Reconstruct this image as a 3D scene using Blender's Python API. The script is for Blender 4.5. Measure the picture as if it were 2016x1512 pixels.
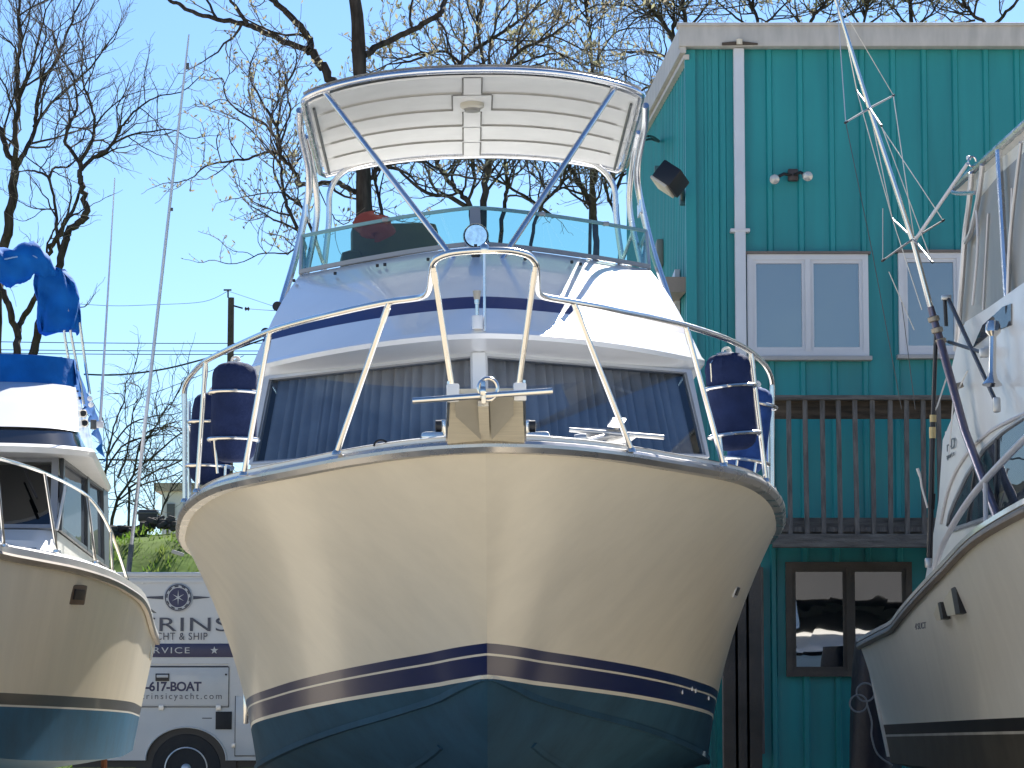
import bpy, bmesh, math, random
from mathutils import Vector, Matrix, Quaternion
R = math.radians
for o in list(bpy.data.objects): bpy.data.objects.remove(o)
scene = bpy.context.scene
COL = scene.collection
# ------------------------------------------------------------------ camera
F = 5700.0; CX, CY = 1008.0, 756.0; HC = 1.5
PITCH = math.atan((1360.0 - CY) / F)
cam = bpy.data.cameras.new('camera'); cam.sensor_width = 36.0; cam.lens = F / 2016.0 * 36.0
cam.clip_start = 0.1; cam.clip_end = 3000
camo = bpy.data.objects.new('camera', cam); COL.objects.link(camo)
camo.location = (0, 0, HC); camo.rotation_euler = (R(90) + PITCH, 0, 0); scene.camera = camo
# ------------------------------------------------------------------ sky and sun
SUN = Vector((0.35, 1.10, 1.0)).normalized()
SUN_EL = math.asin(SUN.z); SUN_AZ = math.atan2(SUN.x, SUN.y)
w = bpy.data.worlds.new('World'); scene.world = w; w.use_nodes = True
nt = w.node_tree; bg = nt.nodes['Background']
sky = nt.nodes.new('ShaderNodeTexSky'); sky.sky_type = 'NISHITA'; sky.sun_disc = False
sky.sun_elevation = SUN_EL; sky.sun_rotation = SUN_AZ
sky.air_density = 1.0; sky.dust_density = 0.12; sky.ozone_density = 8.0
nt.links.new(sky.outputs[0], bg.inputs[0]); bg.inputs[1].default_value = 0.06
sl = bpy.data.lights.new('sun', 'SUN'); sl.energy = 4.6; sl.angle = R(0.5); sl.color = (1.0, 0.95, 0.87)
so = bpy.data.objects.new('sun', sl); COL.objects.link(so); so.location = SUN * 60
so.rotation_euler = SUN.to_track_quat('Z', 'Y').to_euler()
scene.view_settings.view_transform = 'Standard'; scene.view_settings.look = 'None'
scene.view_settings.exposure = 1.5; scene.view_settings.gamma = 1.0
# ------------------------------------------------------------------ pixel helpers
_cp, _sp = math.cos(PITCH), math.sin(PITCH)
CAM = Vector((0, 0, HC))
def ray(px, py):
    a = (px - CX) / F; b = (CY - py) / F
    return Vector((a, _cp - b * _sp, _sp + b * _cp))
def P(px, py, D):
    d = ray(px, py); return CAM + d * (D / d.y)
def mk_local(M):
    Mi = M.inverted(); o = Mi @ CAM; M3 = Mi.to_3x3()
    def L(px, py, s):
        d = M3 @ ray(px, py); return o + d * ((s - o.y) / d.y)
    return L
# ------------------------------------------------------------------ materials
MATS = {}
def mat(name, col, rough=0.5, metal=0.0, var=0.07, vscale=2.5, bump=0.0, bscale=40.0, coat=0.0, spec=0.5, rvar=0.0, stretch=None):
    m = bpy.data.materials.new(name); m.use_nodes = True; MATS[name] = m
    n = m.node_tree.nodes; l = m.node_tree.links; b = n['Principled BSDF']
    b.inputs['Roughness'].default_value = rough; b.inputs['Metallic'].default_value = metal
    b.inputs['Coat Weight'].default_value = coat; b.inputs['Coat Roughness'].default_value = 0.04
    b.inputs['Specular IOR Level'].default_value = spec
    b.inputs['Base Color'].default_value = (*col, 1)
    tc = n.new('ShaderNodeTexCoord'); src = tc.outputs['Object']
    if stretch:
        mp = n.new('ShaderNodeMapping'); mp.inputs['Scale'].default_value = stretch
        l.new(src, mp.inputs[0]); src = mp.outputs[0]
    if var > 0:
        t = n.new('ShaderNodeTexNoise'); t.inputs['Scale'].default_value = vscale; t.inputs['Detail'].default_value = 6
        l.new(src, t.inputs['Vector'])
        r = n.new('ShaderNodeMapRange'); r.inputs[1].default_value = 0.3; r.inputs[2].default_value = 0.7
        r.inputs[3].default_value = 1 - var; r.inputs[4].default_value = 1 + var
        l.new(t.outputs['Fac'], r.inputs[0])
        x = n.new('ShaderNodeMix'); x.data_type = 'RGBA'; x.blend_type = 'MULTIPLY'; x.inputs[0].default_value = 1
        x.inputs[6].default_value = (*col, 1); l.new(r.outputs[0], x.inputs[7]); l.new(x.outputs[2], b.inputs['Base Color'])
        if rvar > 0:
            r2 = n.new('ShaderNodeMapRange'); r2.inputs[1].default_value = 0.3; r2.inputs[2].default_value = 0.7
            r2.inputs[3].default_value = max(0.02, rough - rvar); r2.inputs[4].default_value = rough + rvar
            l.new(t.outputs['Fac'], r2.inputs[0]); l.new(r2.outputs[0], b.inputs['Roughness'])
    if bump > 0:
        t2 = n.new('ShaderNodeTexNoise'); t2.inputs['Scale'].default_value = bscale; t2.inputs['Detail'].default_value = 5
        l.new(src, t2.inputs['Vector'])
        bp = n.new('ShaderNodeBump'); bp.inputs['Strength'].default_value = bump; bp.inputs['Distance'].default_value = 0.02
        l.new(t2.outputs['Fac'], bp.inputs['Height']); l.new(bp.outputs[0], b.inputs['Normal'])
    return m
def glassy(name, tint, refl_rough=0.01, ior=1.5, boost=0.0):
    m = bpy.data.materials.new(name); m.use_nodes = True; MATS[name] = m
    n = m.node_tree.nodes; l = m.node_tree.links; n.clear()
    out = n.new('ShaderNodeOutputMaterial'); mx = n.new('ShaderNodeMixShader')
    tr = n.new('ShaderNodeBsdfTransparent'); tr.inputs[0].default_value = (*tint, 1)
    gl = n.new('ShaderNodeBsdfGlossy'); gl.inputs['Roughness'].default_value = refl_rough
    fr = n.new('ShaderNodeFresnel'); fr.inputs[0].default_value = ior
    ad = n.new('ShaderNodeMath'); ad.operation = 'ADD'; ad.use_clamp = True; ad.inputs[1].default_value = boost
    l.new(fr.outputs[0], ad.inputs[0]); l.new(ad.outputs[0], mx.inputs[0])
    l.new(tr.outputs[0], mx.inputs[1]); l.new(gl.outputs[0], mx.inputs[2]); l.new(mx.outputs[0], out.inputs[0])
    return m
def hullmat(name, top_z, slope, bands, gel, y0, under, curve=0.0, base_s=5.0, uf=-1):
    """gelcoat with boot stripes: bands = [(depth below the stripe line, colour), ...] top to bottom"""
    m = bpy.data.materials.new(name); m.use_nodes = True; MATS[name] = m
    n = m.node_tree.nodes; l = m.node_tree.links; b = n['Principled BSDF']
    b.inputs['Coat Weight'].default_value = 0.07; b.inputs['Coat Roughness'].default_value = 0.06
    tc = n.new('ShaderNodeTexCoord'); sx = n.new('ShaderNodeSeparateXYZ'); l.new(tc.outputs['Object'], sx.inputs[0])
    def mth(op, a, c):
        k = n.new('ShaderNodeMath'); k.operation = op
        for i, v in enumerate((a, c)):
            if isinstance(v, (int, float)): k.inputs[i].default_value = v
            else: l.new(v, k.inputs[i])
        return k.outputs[0]
    dy = mth('SUBTRACT', sx.outputs[1], y0 - base_s)
    h = mth('SUBTRACT', mth('ADD', sx.outputs[2], mth('MULTIPLY', dy, slope)), top_z)
    if curve: h = mth('ADD', h, mth('MULTIPLY', mth('MULTIPLY', dy, dy), curve))
    mpg = n.new('ShaderNodeMapping'); mpg.inputs['Scale'].default_value = (3.5, 3.5, .5); l.new(tc.outputs['Object'], mpg.inputs[0])
    nz = n.new('ShaderNodeTexNoise'); nz.inputs['Scale'].default_value = 1.2; nz.inputs['Detail'].default_value = 7; nz.inputs['Roughness'].default_value = .62
    l.new(mpg.outputs[0], nz.inputs['Vector'])
    mr = n.new('ShaderNodeMapRange'); mr.inputs[1].default_value = .3; mr.inputs[2].default_value = .7
    mr.inputs[3].default_value = .93; mr.inputs[4].default_value = 1.03; l.new(nz.outputs['Fac'], mr.inputs[0])
    n2 = n.new('ShaderNodeTexNoise'); n2.inputs['Scale'].default_value = 2.3; n2.inputs['Detail'].default_value = 8; n2.inputs['Roughness'].default_value = .65; l.new(tc.outputs['Object'], n2.inputs['Vector'])
    mr2 = n.new('ShaderNodeMapRange'); mr2.inputs[1].default_value = .3; mr2.inputs[2].default_value = .7; mr2.inputs[3].default_value = .75; mr2.inputs[4].default_value = 1.22; l.new(n2.outputs['Fac'], mr2.inputs[0])
    cur = None; col = gel
    def rgb(c):
        k = n.new('ShaderNodeRGB'); k.outputs[0].default_value = (*c, 1); return k.outputs[0]
    cur = rgb(gel)
    for dep, c in bands:
        mask = mth('LESS_THAN', h, -dep)
        x = n.new('ShaderNodeMix'); x.data_type = 'RGBA'; l.new(mask, x.inputs[0]); l.new(cur, x.inputs[6]); l.new(rgb(c), x.inputs[7])
        cur = x.outputs[2]
    und = mth('LESS_THAN', h, -bands[uf][0])
    vm = n.new('ShaderNodeMix'); vm.data_type = 'FLOAT'; l.new(und, vm.inputs[0]); l.new(mr.outputs[0], vm.inputs[2]); l.new(mr2.outputs[0], vm.inputs[3])
    x = n.new('ShaderNodeMix'); x.data_type = 'RGBA'; x.blend_type = 'MULTIPLY'; x.inputs[0].default_value = 1
    l.new(cur, x.inputs[6]); l.new(vm.outputs[0], x.inputs[7]); l.new(x.outputs[2], b.inputs['Base Color'])
    l.new(mth('ADD', mth('MULTIPLY', und, under - .31), .31), b.inputs['Roughness'])
    l.new(mth('SUBTRACT', .07, mth('MULTIPLY', und, .07)), b.inputs['Coat Weight']); l.new(mth('SUBTRACT', .34, mth('MULTIPLY', und, .16)), b.inputs['Specular IOR Level'])
    nb = n.new('ShaderNodeTexNoise'); nb.inputs['Scale'].default_value = 1.6; nb.inputs['Detail'].default_value = 1; l.new(tc.outputs['Object'], nb.inputs['Vector'])
    bp = n.new('ShaderNodeBump'); bp.inputs['Strength'].default_value = .06; bp.inputs['Distance'].default_value = .02
    l.new(nb.outputs['Fac'], bp.inputs['Height']); l.new(bp.outputs[0], b.inputs['Normal']); l.new(bp.outputs[0], b.inputs['Coat Normal'])
    return m
white = mat('white_gelcoat', (.80, .80, .79), .22, var=.03, coat=.4)
whitew = mat('old_white_gelcoat', (.70, .69, .66), .35, var=.07, coat=.15)
cream = mat('cream_gelcoat', (.70, .62, .47), .3, var=.05, coat=.3)
steel = mat('stainless_steel', (.74, .71, .66), .2, 1.0, var=.06, vscale=6, rvar=.05)
alu = mat('brushed_aluminium', (.72, .73, .76), .26, 1.0, var=.06, vscale=5, rvar=.06)
dullal = mat('dull_aluminium', (.58, .58, .60), .42, .8, var=.08)
navy = mat('navy_stripe', (.010, .026, .13), .5, var=.05, spec=.25)
navyfab = mat('navy_fender_cloth', (.016, .026, .075), .9, var=.2, vscale=9, bump=.3, bscale=70, spec=.2)
bluefab = mat('sunlit_blue_fender_cloth', (.03, .075, .24), .85, var=.3, vscale=10, bump=.3, bscale=60, spec=.2)  # brighter copy of the navy: sunlight on one fender put into its colour
canvas = mat('blue_canvas', (.004, .115, .40), .8, var=.22, vscale=4, bump=.6, bscale=11, spec=.2)
rope = mat('white_rope', (.72, .70, .66), .8, var=.1)
black = mat('black_plastic', (.012, .012, .014), .45, var=.1)
rubber = mat('black_rubber', (.02, .02, .021), .75, var=.25, bump=.2)
darkgrey = mat('dark_grey_frame', (.06, .065, .07), .4, var=.08)
midgrey = mat('grey_frame', (.30, .31, .33), .4, .2, var=.05)
htop = mat('hardtop_panel', (.76, .77, .77), .38, var=.04, vscale=5)
teal = mat('teal_siding', (.010, .228, .238), .38, var=.2, spec=.5, vscale=1.1, stretch=(3, 3, .35), rvar=.1, bump=.05, bscale=3)
fascia = mat('white_fascia', (.44, .42, .39), .55, var=.12, vscale=3, stretch=(4, 1, 1))
winframe = mat('window_vinyl', (.62, .61, .62), .4, var=.05)
wood = mat('weathered_wood', (.135, .125, .115), .85, var=.4, vscale=6, bump=.6, bscale=30, stretch=(6, 6, .8))
woodh = mat('weathered_board', (.135, .125, .112), .85, var=.45, vscale=5, bump=.6, bscale=30, stretch=(.8, 6, 6))
browntrim = mat('brown_window_trim', (.085, .07, .056), .7, var=.3, bump=.3)
bark = mat('dark_bark', (.050, .042, .036), .95, var=.5, vscale=8, bump=.9, bscale=14, stretch=(1.5, 1.5, .4), spec=.1)
barkl = mat('glare_pale_twig_bark', (.17, .145, .13), .95, var=.4, vscale=6, spec=.1)  # paler than the trunks: sky glare around twigs put into the colour
vanw = mat('van_white_paint', (.54, .54, .53), .4, var=.05, coat=.3, rvar=.06)
vannavy = mat('van_navy_vinyl', (.008, .011, .065), .35, var=.03)
vangrey = mat('van_charcoal_vinyl', (.045, .05, .075), .4, var=.03)
lettergrey = mat('lettering_grey', (.10, .10, .115), .45, var=.03)
silver = mat('silver_vinyl', (.40, .41, .43), .35, .2, var=.04)
curtain = mat('navy_curtain', (.42, .45, .52), .95, var=.15, vscale=3, spec=.1)
darkint = mat('dark_interior', (.02, .02, .022), .8, var=.1)
olive = mat('olive_vinyl', (.10, .085, .055), .55, var=.15, bump=.1)
redcloth = mat('red_cloth', (.27, .05, .04), .8, var=.2, bump=.2)
tarp = mat('dark_blue_tarp', (.002, .003, .014), .5, var=.3, bump=.5, bscale=10)
galv = mat('galvanised_metal', (.55, .54, .52), .4, .9, var=.15, vscale=14, rvar=.1)
pulpit_m = mat('pulpit_gelcoat', (.66, .60, .47), .4, var=.08, vscale=6, stretch=(1, 8, 8))
rust = mat('rusty_steel', (.16, .06, .03), .85, .2, var=.4, vscale=12, bump=.3)
stone = mat('dark_field_stone', (.05, .043, .04), .95, var=.6, vscale=4, bump=.8, bscale=8)
polewood = mat('utility_pole_wood', (.075, .055, .05), .9, var=.3, bump=.4)
outgrey = mat('outrigger_anodised', (.16, .14, .18), .3, .7, var=.1)
vinylclear = mat('smoky_vinyl_curtain', (.27, .245, .20), .4, var=.25, vscale=2.2, coat=.05, stretch=(1, 1, .35))
glass_fly = glassy('green_tinted_glass', (.46, .72, .65), .02, 1.45, .03)
glass_cab = glassy('cabin_glass', (.86, .88, .88), .01, 1.5, .07)
glass_dark = glassy('smoked_glass', (.25, .27, .28), .01, 1.5, .08)
def paneglass(name, base, mixf):
    m = bpy.data.materials.new(name); m.use_nodes = True
    n = m.node_tree.nodes; l = m.node_tree.links; n.clear()
    out = n.new('ShaderNodeOutputMaterial'); mx = n.new('ShaderNodeMixShader'); mx.inputs[0].default_value = mixf
    df = n.new('ShaderNodeBsdfDiffuse'); df.inputs[0].default_value = (*base, 1)
    gl = n.new('ShaderNodeBsdfGlossy'); gl.inputs['Roughness'].default_value = .012
    tc = n.new('ShaderNodeTexCoord'); nz = n.new('ShaderNodeTexNoise'); nz.inputs['Scale'].default_value = 1.5; l.new(tc.outputs['Object'], nz.inputs['Vector'])
    bp = n.new('ShaderNodeBump'); bp.inputs['Strength'].default_value = .06; bp.inputs['Distance'].default_value = .05
    l.new(nz.outputs['Fac'], bp.inputs['Height']); l.new(bp.outputs[0], gl.inputs['Normal'])
    l.new(df.outputs[0], mx.inputs[1]); l.new(gl.outputs[0], mx.inputs[2]); l.new(mx.outputs[0], out.inputs[0]); return m
pane_up = paneglass('upper_window_glass', (.115, .125, .13), .22)
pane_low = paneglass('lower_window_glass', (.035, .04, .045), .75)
pane_boat = paneglass('boat_side_glass', (.05, .06, .075), .22)
def leafmat(name, c1, c2):
    m = bpy.data.materials.new(name); m.use_nodes = True
    n = m.node_tree.nodes; l = m.node_tree.links; n.clear()
    out = n.new('ShaderNodeOutputMaterial'); mx = n.new('ShaderNodeMixShader'); mx.inputs[0].default_value = .5
    df = n.new('ShaderNodeBsdfDiffuse'); tl = n.new('ShaderNodeBsdfTranslucent')
    oi = n.new('ShaderNodeTexCoord'); nz = n.new('ShaderNodeTexNoise'); nz.inputs['Scale'].default_value = 3; l.new(oi.outputs['Object'], nz.inputs['Vector'])
    x = n.new('ShaderNodeMix'); x.data_type = 'RGBA'; x.inputs[6].default_value = (*c1, 1); x.inputs[7].default_value = (*c2, 1)
    mr = n.new('ShaderNodeMapRange'); mr.inputs[1].default_value = .35; mr.inputs[2].default_value = .65; l.new(nz.outputs['Fac'], mr.inputs[0])
    l.new(mr.outputs[0], x.inputs[0]); l.new(x.outputs[2], df.inputs[0]); l.new(x.outputs[2], tl.inputs[0])
    l.new(df.outputs[0], mx.inputs[1]); l.new(tl.outputs[0], mx.inputs[2]); l.new(mx.outputs[0], out.inputs[0]); return m
budm = leafmat('spring_buds', (.30, .30, .18), (.25, .21, .16))
grassm = leafmat('grass_blades', (.10, .20, .025), (.16, .20, .05))
# ------------------------------------------------------------------ mesh builder
OFF = {}
def offset_of(o):
    while o is not None:
        if o.name in OFF: return OFF[o.name]
        o = o.parent
    return Vector((0, 0, 0))
class MB:
    def __init__(s): s.v = []; s.f = []; s.m = []; s.mi = 0
    def add(s, vs, fs):
        k = len(s.v); s.v += [Vector(p) for p in vs]
        for f in fs: s.f.append([k + i for i in f]); s.m.append(s.mi)
        return s
    def box(s, c, d, rot=None, taper=1.0):
        x, y, z = d[0] / 2, d[1] / 2, d[2] / 2
        vs = [Vector((a * x * (taper if e > 0 else 1), b * y * (taper if e > 0 else 1), e * z)) for e in (-1, 1) for a, b in ((-1, -1), (1, -1), (1, 1), (-1, 1))]
        if rot is not None: vs = [rot @ p for p in vs]
        c = Vector(c)
        return s.add([c + p for p in vs], [(3, 2, 1, 0), (4, 5, 6, 7), (0, 1, 5, 4), (1, 2, 6, 5), (2, 3, 7, 6), (3, 0, 4, 7)])
    def bbox(s, c, d, b=.01, rot=None):
        """bevelled box"""
        bm = bmesh.new(); bmesh.ops.create_cube(bm, size=1)
        for q in bm.verts: q.co = Vector((q.co.x * d[0], q.co.y * d[1], q.co.z * d[2]))
        bmesh.ops.bevel(bm, geom=bm.edges[:], offset=min(b, min(d) * .45), segments=2, affect='EDGES', profile=.6)
        c = Vector(c); bm.verts.index_update()
        vs = [c + (rot @ q.co if rot is not None else q.co) for q in bm.verts]
        fs = [[q.index for q in f.verts] for f in bm.faces]; bm.free(); return s.add(vs, fs)
    def tube(s, pts, r, n=8, closed=False, cap=True):
        pts = [Vector(p) for p in pts]; N = len(pts); rs = r if isinstance(r, (list, tuple)) else [r] * N
        rings = []; prev = None
        for i, p in enumerate(pts):
            if closed: t = pts[(i + 1) % N] - pts[i - 1]
            else: t = pts[min(i + 1, N - 1)] - pts[max(i - 1, 0)]
            if t.length < 1e-9: t = Vector((0, 0, 1))
            t.normalize()
            if prev is None:
                a = Vector((0, 0, 1)) if abs(t.z) < .9 else Vector((1, 0, 0)); u = t.cross(a).normalized()
            else:
                u = prev - t * prev.dot(t)
                u = u.normalized() if u.length > 1e-6 else t.orthogonal().normalized()
            prev = u; v = t.cross(u)
            rings.append([p + (u * math.cos(2 * math.pi * k / n) + v * math.sin(2 * math.pi * k / n)) * rs[i] for k in range(n)])
        vs = [q for g in rings for q in g]; fs = []
        for i in range(N if closed else N - 1):
            a = i * n; b = ((i + 1) % N) * n
            for k in range(n): fs.append((a + k, a + (k + 1) % n, b + (k + 1) % n, b + k))
        if cap and not closed:
            fs.append(tuple(range(n - 1, -1, -1))); fs.append(tuple((N - 1) * n + k for k in range(n)))
        return s.add(vs, fs)
    def lathe(s, prof, c, axis=(0, 0, 1), n=20, cap=True):
        """prof: list of (radius, height along the axis)"""
        ax = Vector(axis).normalized(); u = ax.orthogonal().normalized(); v = ax.cross(u); c = Vector(c)
        vs = []; fs = []; N = len(prof)
        for (r, h) in prof:
            for k in range(n): vs.append(c + ax * h + (u * math.cos(2 * math.pi * k / n) + v * math.sin(2 * math.pi * k / n)) * max(r, 1e-5))
        for i in range(N - 1):
            for k in range(n): fs.append((i * n + k, i * n + (k + 1) % n, (i + 1) * n + (k + 1) % n, (i + 1) * n + k))
        if cap: fs.append(tuple(range(n - 1, -1, -1))); fs.append(tuple((N - 1) * n + k for k in range(n)))
        return s.add(vs, fs)
    def grid(s, rows, closed=False):
        """rows: list of equal-length point lists"""
        n = len(rows[0]); vs = [p for r in rows for p in r]; fs = []
        for i in range(len(rows) - 1):
            for k in range(n if closed else n - 1):
                fs.append((i * n + k, i * n + (k + 1) % n, (i + 1) * n + (k + 1) % n, (i + 1) * n + k))
        return s.add(vs, fs)
    def prism(s, poly, d):
        """polygon (points) extruded by the vector d"""
        d = Vector(d); n = len(poly); vs = [Vector(p) for p in poly] + [Vector(p) + d for p in poly]
        fs = [tuple(range(n - 1, -1, -1)), tuple(range(n, 2 * n))] + [(i, (i + 1) % n, n + (i + 1) % n, n + i) for i in range(n)]
        return s.add(vs, fs)
    def sweep(s, path, prof, closed=False, up=(0, 0, 1)):
        """2-D profile (outward, up) swept along a path; outward = tangent x up"""
        path = [Vector(p) for p in path]; N = len(path); rows = []; up = Vector(up)
        for i, p in enumerate(path):
            t = (path[(i + 1) % N] - path[i - 1]) if closed else path[min(i + 1, N - 1)] - path[max(i - 1, 0)]
            t.normalize(); o = t.cross(up).normalized(); uu = o.cross(t).normalized()
            rows.append([p + o * a + uu * b for a, b in prof])
        s.grid(rows, closed=True)
        k = len(s.v); n = len(prof)
        if not closed:
            s.f.append([k - n * N + j for j in range(n)]); s.m.append(s.mi); s.f.append([k - 1 - j for j in range(n)]); s.m.append(s.mi)
        return s
    def build(s, name, mats, parent=None, smooth=40, recalc=True):
        me = bpy.data.meshes.new(name); off = offset_of(parent)
        me.from_pydata([p - off for p in s.v], [], s.f)
        if not isinstance(mats, (list, tuple)): mats = [mats]
        for q in mats: me.materials.append(q)
        if len(mats) > 1: me.polygons.foreach_set('material_index', s.m)
        if recalc:
            bm = bmesh.new(); bm.from_mesh(me); bmesh.ops.recalc_face_normals(bm, faces=bm.faces[:]); bm.to_mesh(me); bm.free()
        if smooth:
            me.shade_smooth(); me.set_sharp_from_angle(angle=R(smooth))
        me.update()
        o = bpy.data.objects.new(name, me); COL.objects.link(o)
        if parent is not None: o.parent = parent
        return o
def tag(o, label=None, cat=None, group=None, kind=None):
    if label: o['label'] = label
    if cat: o['category'] = cat
    if group: o['group'] = group
    if kind: o['kind'] = kind
    return o
def thing(name, label, cat, base=(0, 0, 0), M=None, group=None):
    """Empty at the thing's base; parts are given in the frame M and shifted by base"""
    o = bpy.data.objects.new(name, None); COL.objects.link(o); o.empty_display_size = .3
    M = M if M is not None else Matrix.Identity(4)
    o.matrix_world = M @ Matrix.Translation(Vector(base)); OFF[o.name] = Vector(base)
    return tag(o, label, cat, group)
def text(word, size, loc, mat_, parent, name='lettering', sx=1.0, spacing=1.0, align='CENTER', bold=0.0, depth=.002, shear=0.0):
    """letters standing in the XZ plane facing -Y, at loc in the frame of parent"""
    cu = bpy.data.curves.new('t', 'FONT'); cu.body = word; cu.size = size; cu.align_x = align; cu.align_y = 'CENTER'
    cu.space_character = spacing; cu.extrude = depth; cu.offset = bold; cu.shear = shear; cu.resolution_u = 6
    ob = bpy.data.objects.new('t', cu); COL.objects.link(ob); bpy.context.view_layer.update()
    me = bpy.data.meshes.new_from_object(ob); bpy.data.objects.remove(ob)
    me.transform(Matrix.Translation(Vector(loc) - offset_of(parent)) @ Matrix.Rotation(R(90), 4, 'X') @ Matrix.Diagonal((sx, 1, 1, 1)))
    me.materials.clear(); me.materials.append(mat_); o = bpy.data.objects.new(name, me); COL.objects.link(o); o.parent = parent
    return o
def pchip(xs, ys, m0=None):
    n = len(xs); h = [xs[i + 1] - xs[i] for i in range(n - 1)]; d = [(ys[i + 1] - ys[i]) / h[i] for i in range(n - 1)]
    m = [d[0]] + [0 if d[i - 1] * d[i] <= 0 else 2 * d[i - 1] * d[i] / (d[i - 1] + d[i]) for i in range(1, n - 1)] + [d[-1]]
    if m0 is not None: m[0] = m0
    def f(x):
        if x <= xs[0]: return ys[0]
        if x >= xs[-1]: return ys[-1]
        i = max(k for k in range(n - 1) if xs[k] <= x); t = (x - xs[i]) / h[i]
        return (ys[i] * (1 + 2 * t) * (1 - t) ** 2 + m[i] * h[i] * t * (1 - t) ** 2 + ys[i + 1] * t * t * (3 - 2 * t) - m[i + 1] * h[i] * t * t * (1 - t))
    return f
def smoothpath(pts, k=5):
    """Catmull-Rom through the points"""
    pts = [Vector(p) for p in pts]; out = []
    for i in range(len(pts) - 1):
        p0 = pts[max(i - 1, 0)]; p1 = pts[i]; p2 = pts[i + 1]; p3 = pts[min(i + 2, len(pts) - 1)]
        for j in range(k):
            t = j / k
            out.append(.5 * ((2 * p1) + (p2 - p0) * t + (2 * p0 - 5 * p1 + 4 * p2 - p3) * t * t + (3 * p1 - p0 - 3 * p2 + p3) * t ** 3))
    out.append(pts[-1]); return out
def lerp(a, b, t): return a + (b - a) * t
# ------------------------------------------------------------------ hulls
def hull_curves(sheer, chine, keel, a=.2, b=.5, pw=1.5):
    def fit(c):
        s0 = c[0][0]; q = [math.sqrt(max(p[0] - s0, 0)) for p in c]
        ft = pchip(q, [p[1] for p in c], 0.0); fz = pchip([p[0] for p in c], [p[2] for p in c])
        return s0, c[-1][0], (lambda s: ft(math.sqrt(max(s - s0, 0)))), fz
    S, C, K = fit(sheer), fit(chine), fit(keel)
    def at(cv, u, side=1):
        s0, s1, ft, fz = cv; s = s0 + (s1 - s0) * u ** pw
        return Vector((side * ft(s), s, fz(s)))
    def side_pt(u, v, side):
        c = at(C, u, side); sh = at(S, u, side)
        q = Vector((lerp(c.x, sh.x, a), lerp(c.y, sh.y, .5), lerp(c.z, sh.z, b)))
        return c * (1 - v) ** 2 + q * 2 * v * (1 - v) + sh * v * v
    def bot_pt(u, v, side):
        k = at(K, u, 0); c = at(C, u, side); p = k.lerp(c, v)
        p.z -= .05 * math.sin(math.pi * v) * min(1, u * 4); return p
    sheerpt = lambda u, side: at(S, u, side)
    sheer_at = lambda s, side=1: Vector((side * S[2](s), s, S[3](s)))
    return side_pt, bot_pt, sheerpt, sheer_at
def make_hull(parent, hm, sheer, chine, keel, a=.2, b=.5, NU=64, NV=16, pw=1.5):
    side_pt, bot_pt, sheerpt, sheer_at = hull_curves(sheer, chine, keel, a, b, pw)
    mb = MB()
    us = [i / NU for i in range(NU + 1)]
    rows = []
    for u in us:
        row = [side_pt(u, 1 - j / NV, -1) for j in range(NV)] + [bot_pt(u, 1 - j / 6, -1) for j in range(7)]
        row += [bot_pt(u, j / 6, 1) for j in range(1, 6)] + [side_pt(u, j / NV, 1) for j in range(NV + 1)]
        rows.append(row)
    mb.grid(rows); n = len(rows[0]); k = len(mb.v) - n
    mb.f.append([k + j for j in range(n)]); mb.m.append(0)
    h = mb.build('hull', hm, parent, smooth=28)
    return h, side_pt, bot_pt, sheerpt, sheer_at
# ================================================================== GROUND
def terrain_h(x, y):
    # yard is flat; a grassy bank rises behind it on the left and climbs further to the right
    def ss(a, b, t):
        t = min(1, max(0, (t - a) / (b - a))); return t * t * (3 - 2 * t)
    return 0
mb = MB(); N = 60
rows = []
for i in range(N + 1):
    yy = -400 + 1100 * i / N
    rows.append([(-600 + 1200 * k / N, yy, 0) for k in range(N + 1)])
mb.grid(rows)
gm = mat('yard_gravel', (.50, .445, .35), .95, var=.28, vscale=.6, bump=.7, bscale=18, spec=.2)
ground = tag(mb.build('ground', gm), kind='structure')
# grassy bank beyond the van
def bank_z(x, y):
    def ss(a, b, t):
        t = min(1, max(0, (t - a) / (b - a))); return t * t * (3 - 2 * t)
    top = lerp(4.15, 4.5, ss(-8.5, -5, x)); n = .10 * math.sin(x * 2.1 + y * .9) + .08 * math.sin(x * 5.3 - y * 2.2)
    return ss(44, 52.5, y) * (top + n) - .05
mb = MB(); rows = []
for i in range(61):
    y = 43.8 + (i / 60) ** 1.3 * 60
    rows.append([(-70 + 140 * k / 140, y, bank_z(-70 + 140 * k / 140, y)) for k in range(141)])
mb.grid(rows)
bm_ = mat('bank_turf', (.11, .17, .035), .95, var=.5, vscale=.9, bump=.8, bscale=6, spec=.1)
tag(mb.build('bank', bm_), kind='structure')
rng = random.Random(5); mb = MB()
for i in range(7000):
    x = rng.uniform(-9.5, -4.2); y = rng.uniform(45, 54); z = bank_z(x, y)
    if math.sin(x * 1.7 + y) + math.sin(y * 2.3 - x * .7) < -.9: continue
    h = rng.uniform(.03, .11); a = rng.uniform(0, 6.28); dx, dy = math.cos(a) * .018, math.sin(a) * .018; lx, ly = rng.uniform(-.06, .06), rng.uniform(-.06, .06)
    mb.add([(x - dx, y - dy, z - .02), (x + dx, y + dy, z - .02), (x + lx, y + ly, z + h)], [(0, 1, 2)])
tag(mb.build('grass', grassm, smooth=0, recalc=False), kind='stuff')
mb = MB()
for i in range(900):
    t = rng.random(); x = lerp(-7.9, -5.0, t) + rng.gauss(0, .12); y = lerp(48.2, 46.0, t) + rng.gauss(0, .3); z = bank_z(x, y)
    a = rng.uniform(0, 6.28); L_ = rng.uniform(.15, .5); d = Vector((math.cos(a), math.sin(a) * .4, rng.uniform(-.1, .5))) * L_
    mb.tube([(x, y, z + .02), Vector((x, y, z + .04)) + d], [.012, .004], 3, cap=False)
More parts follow.
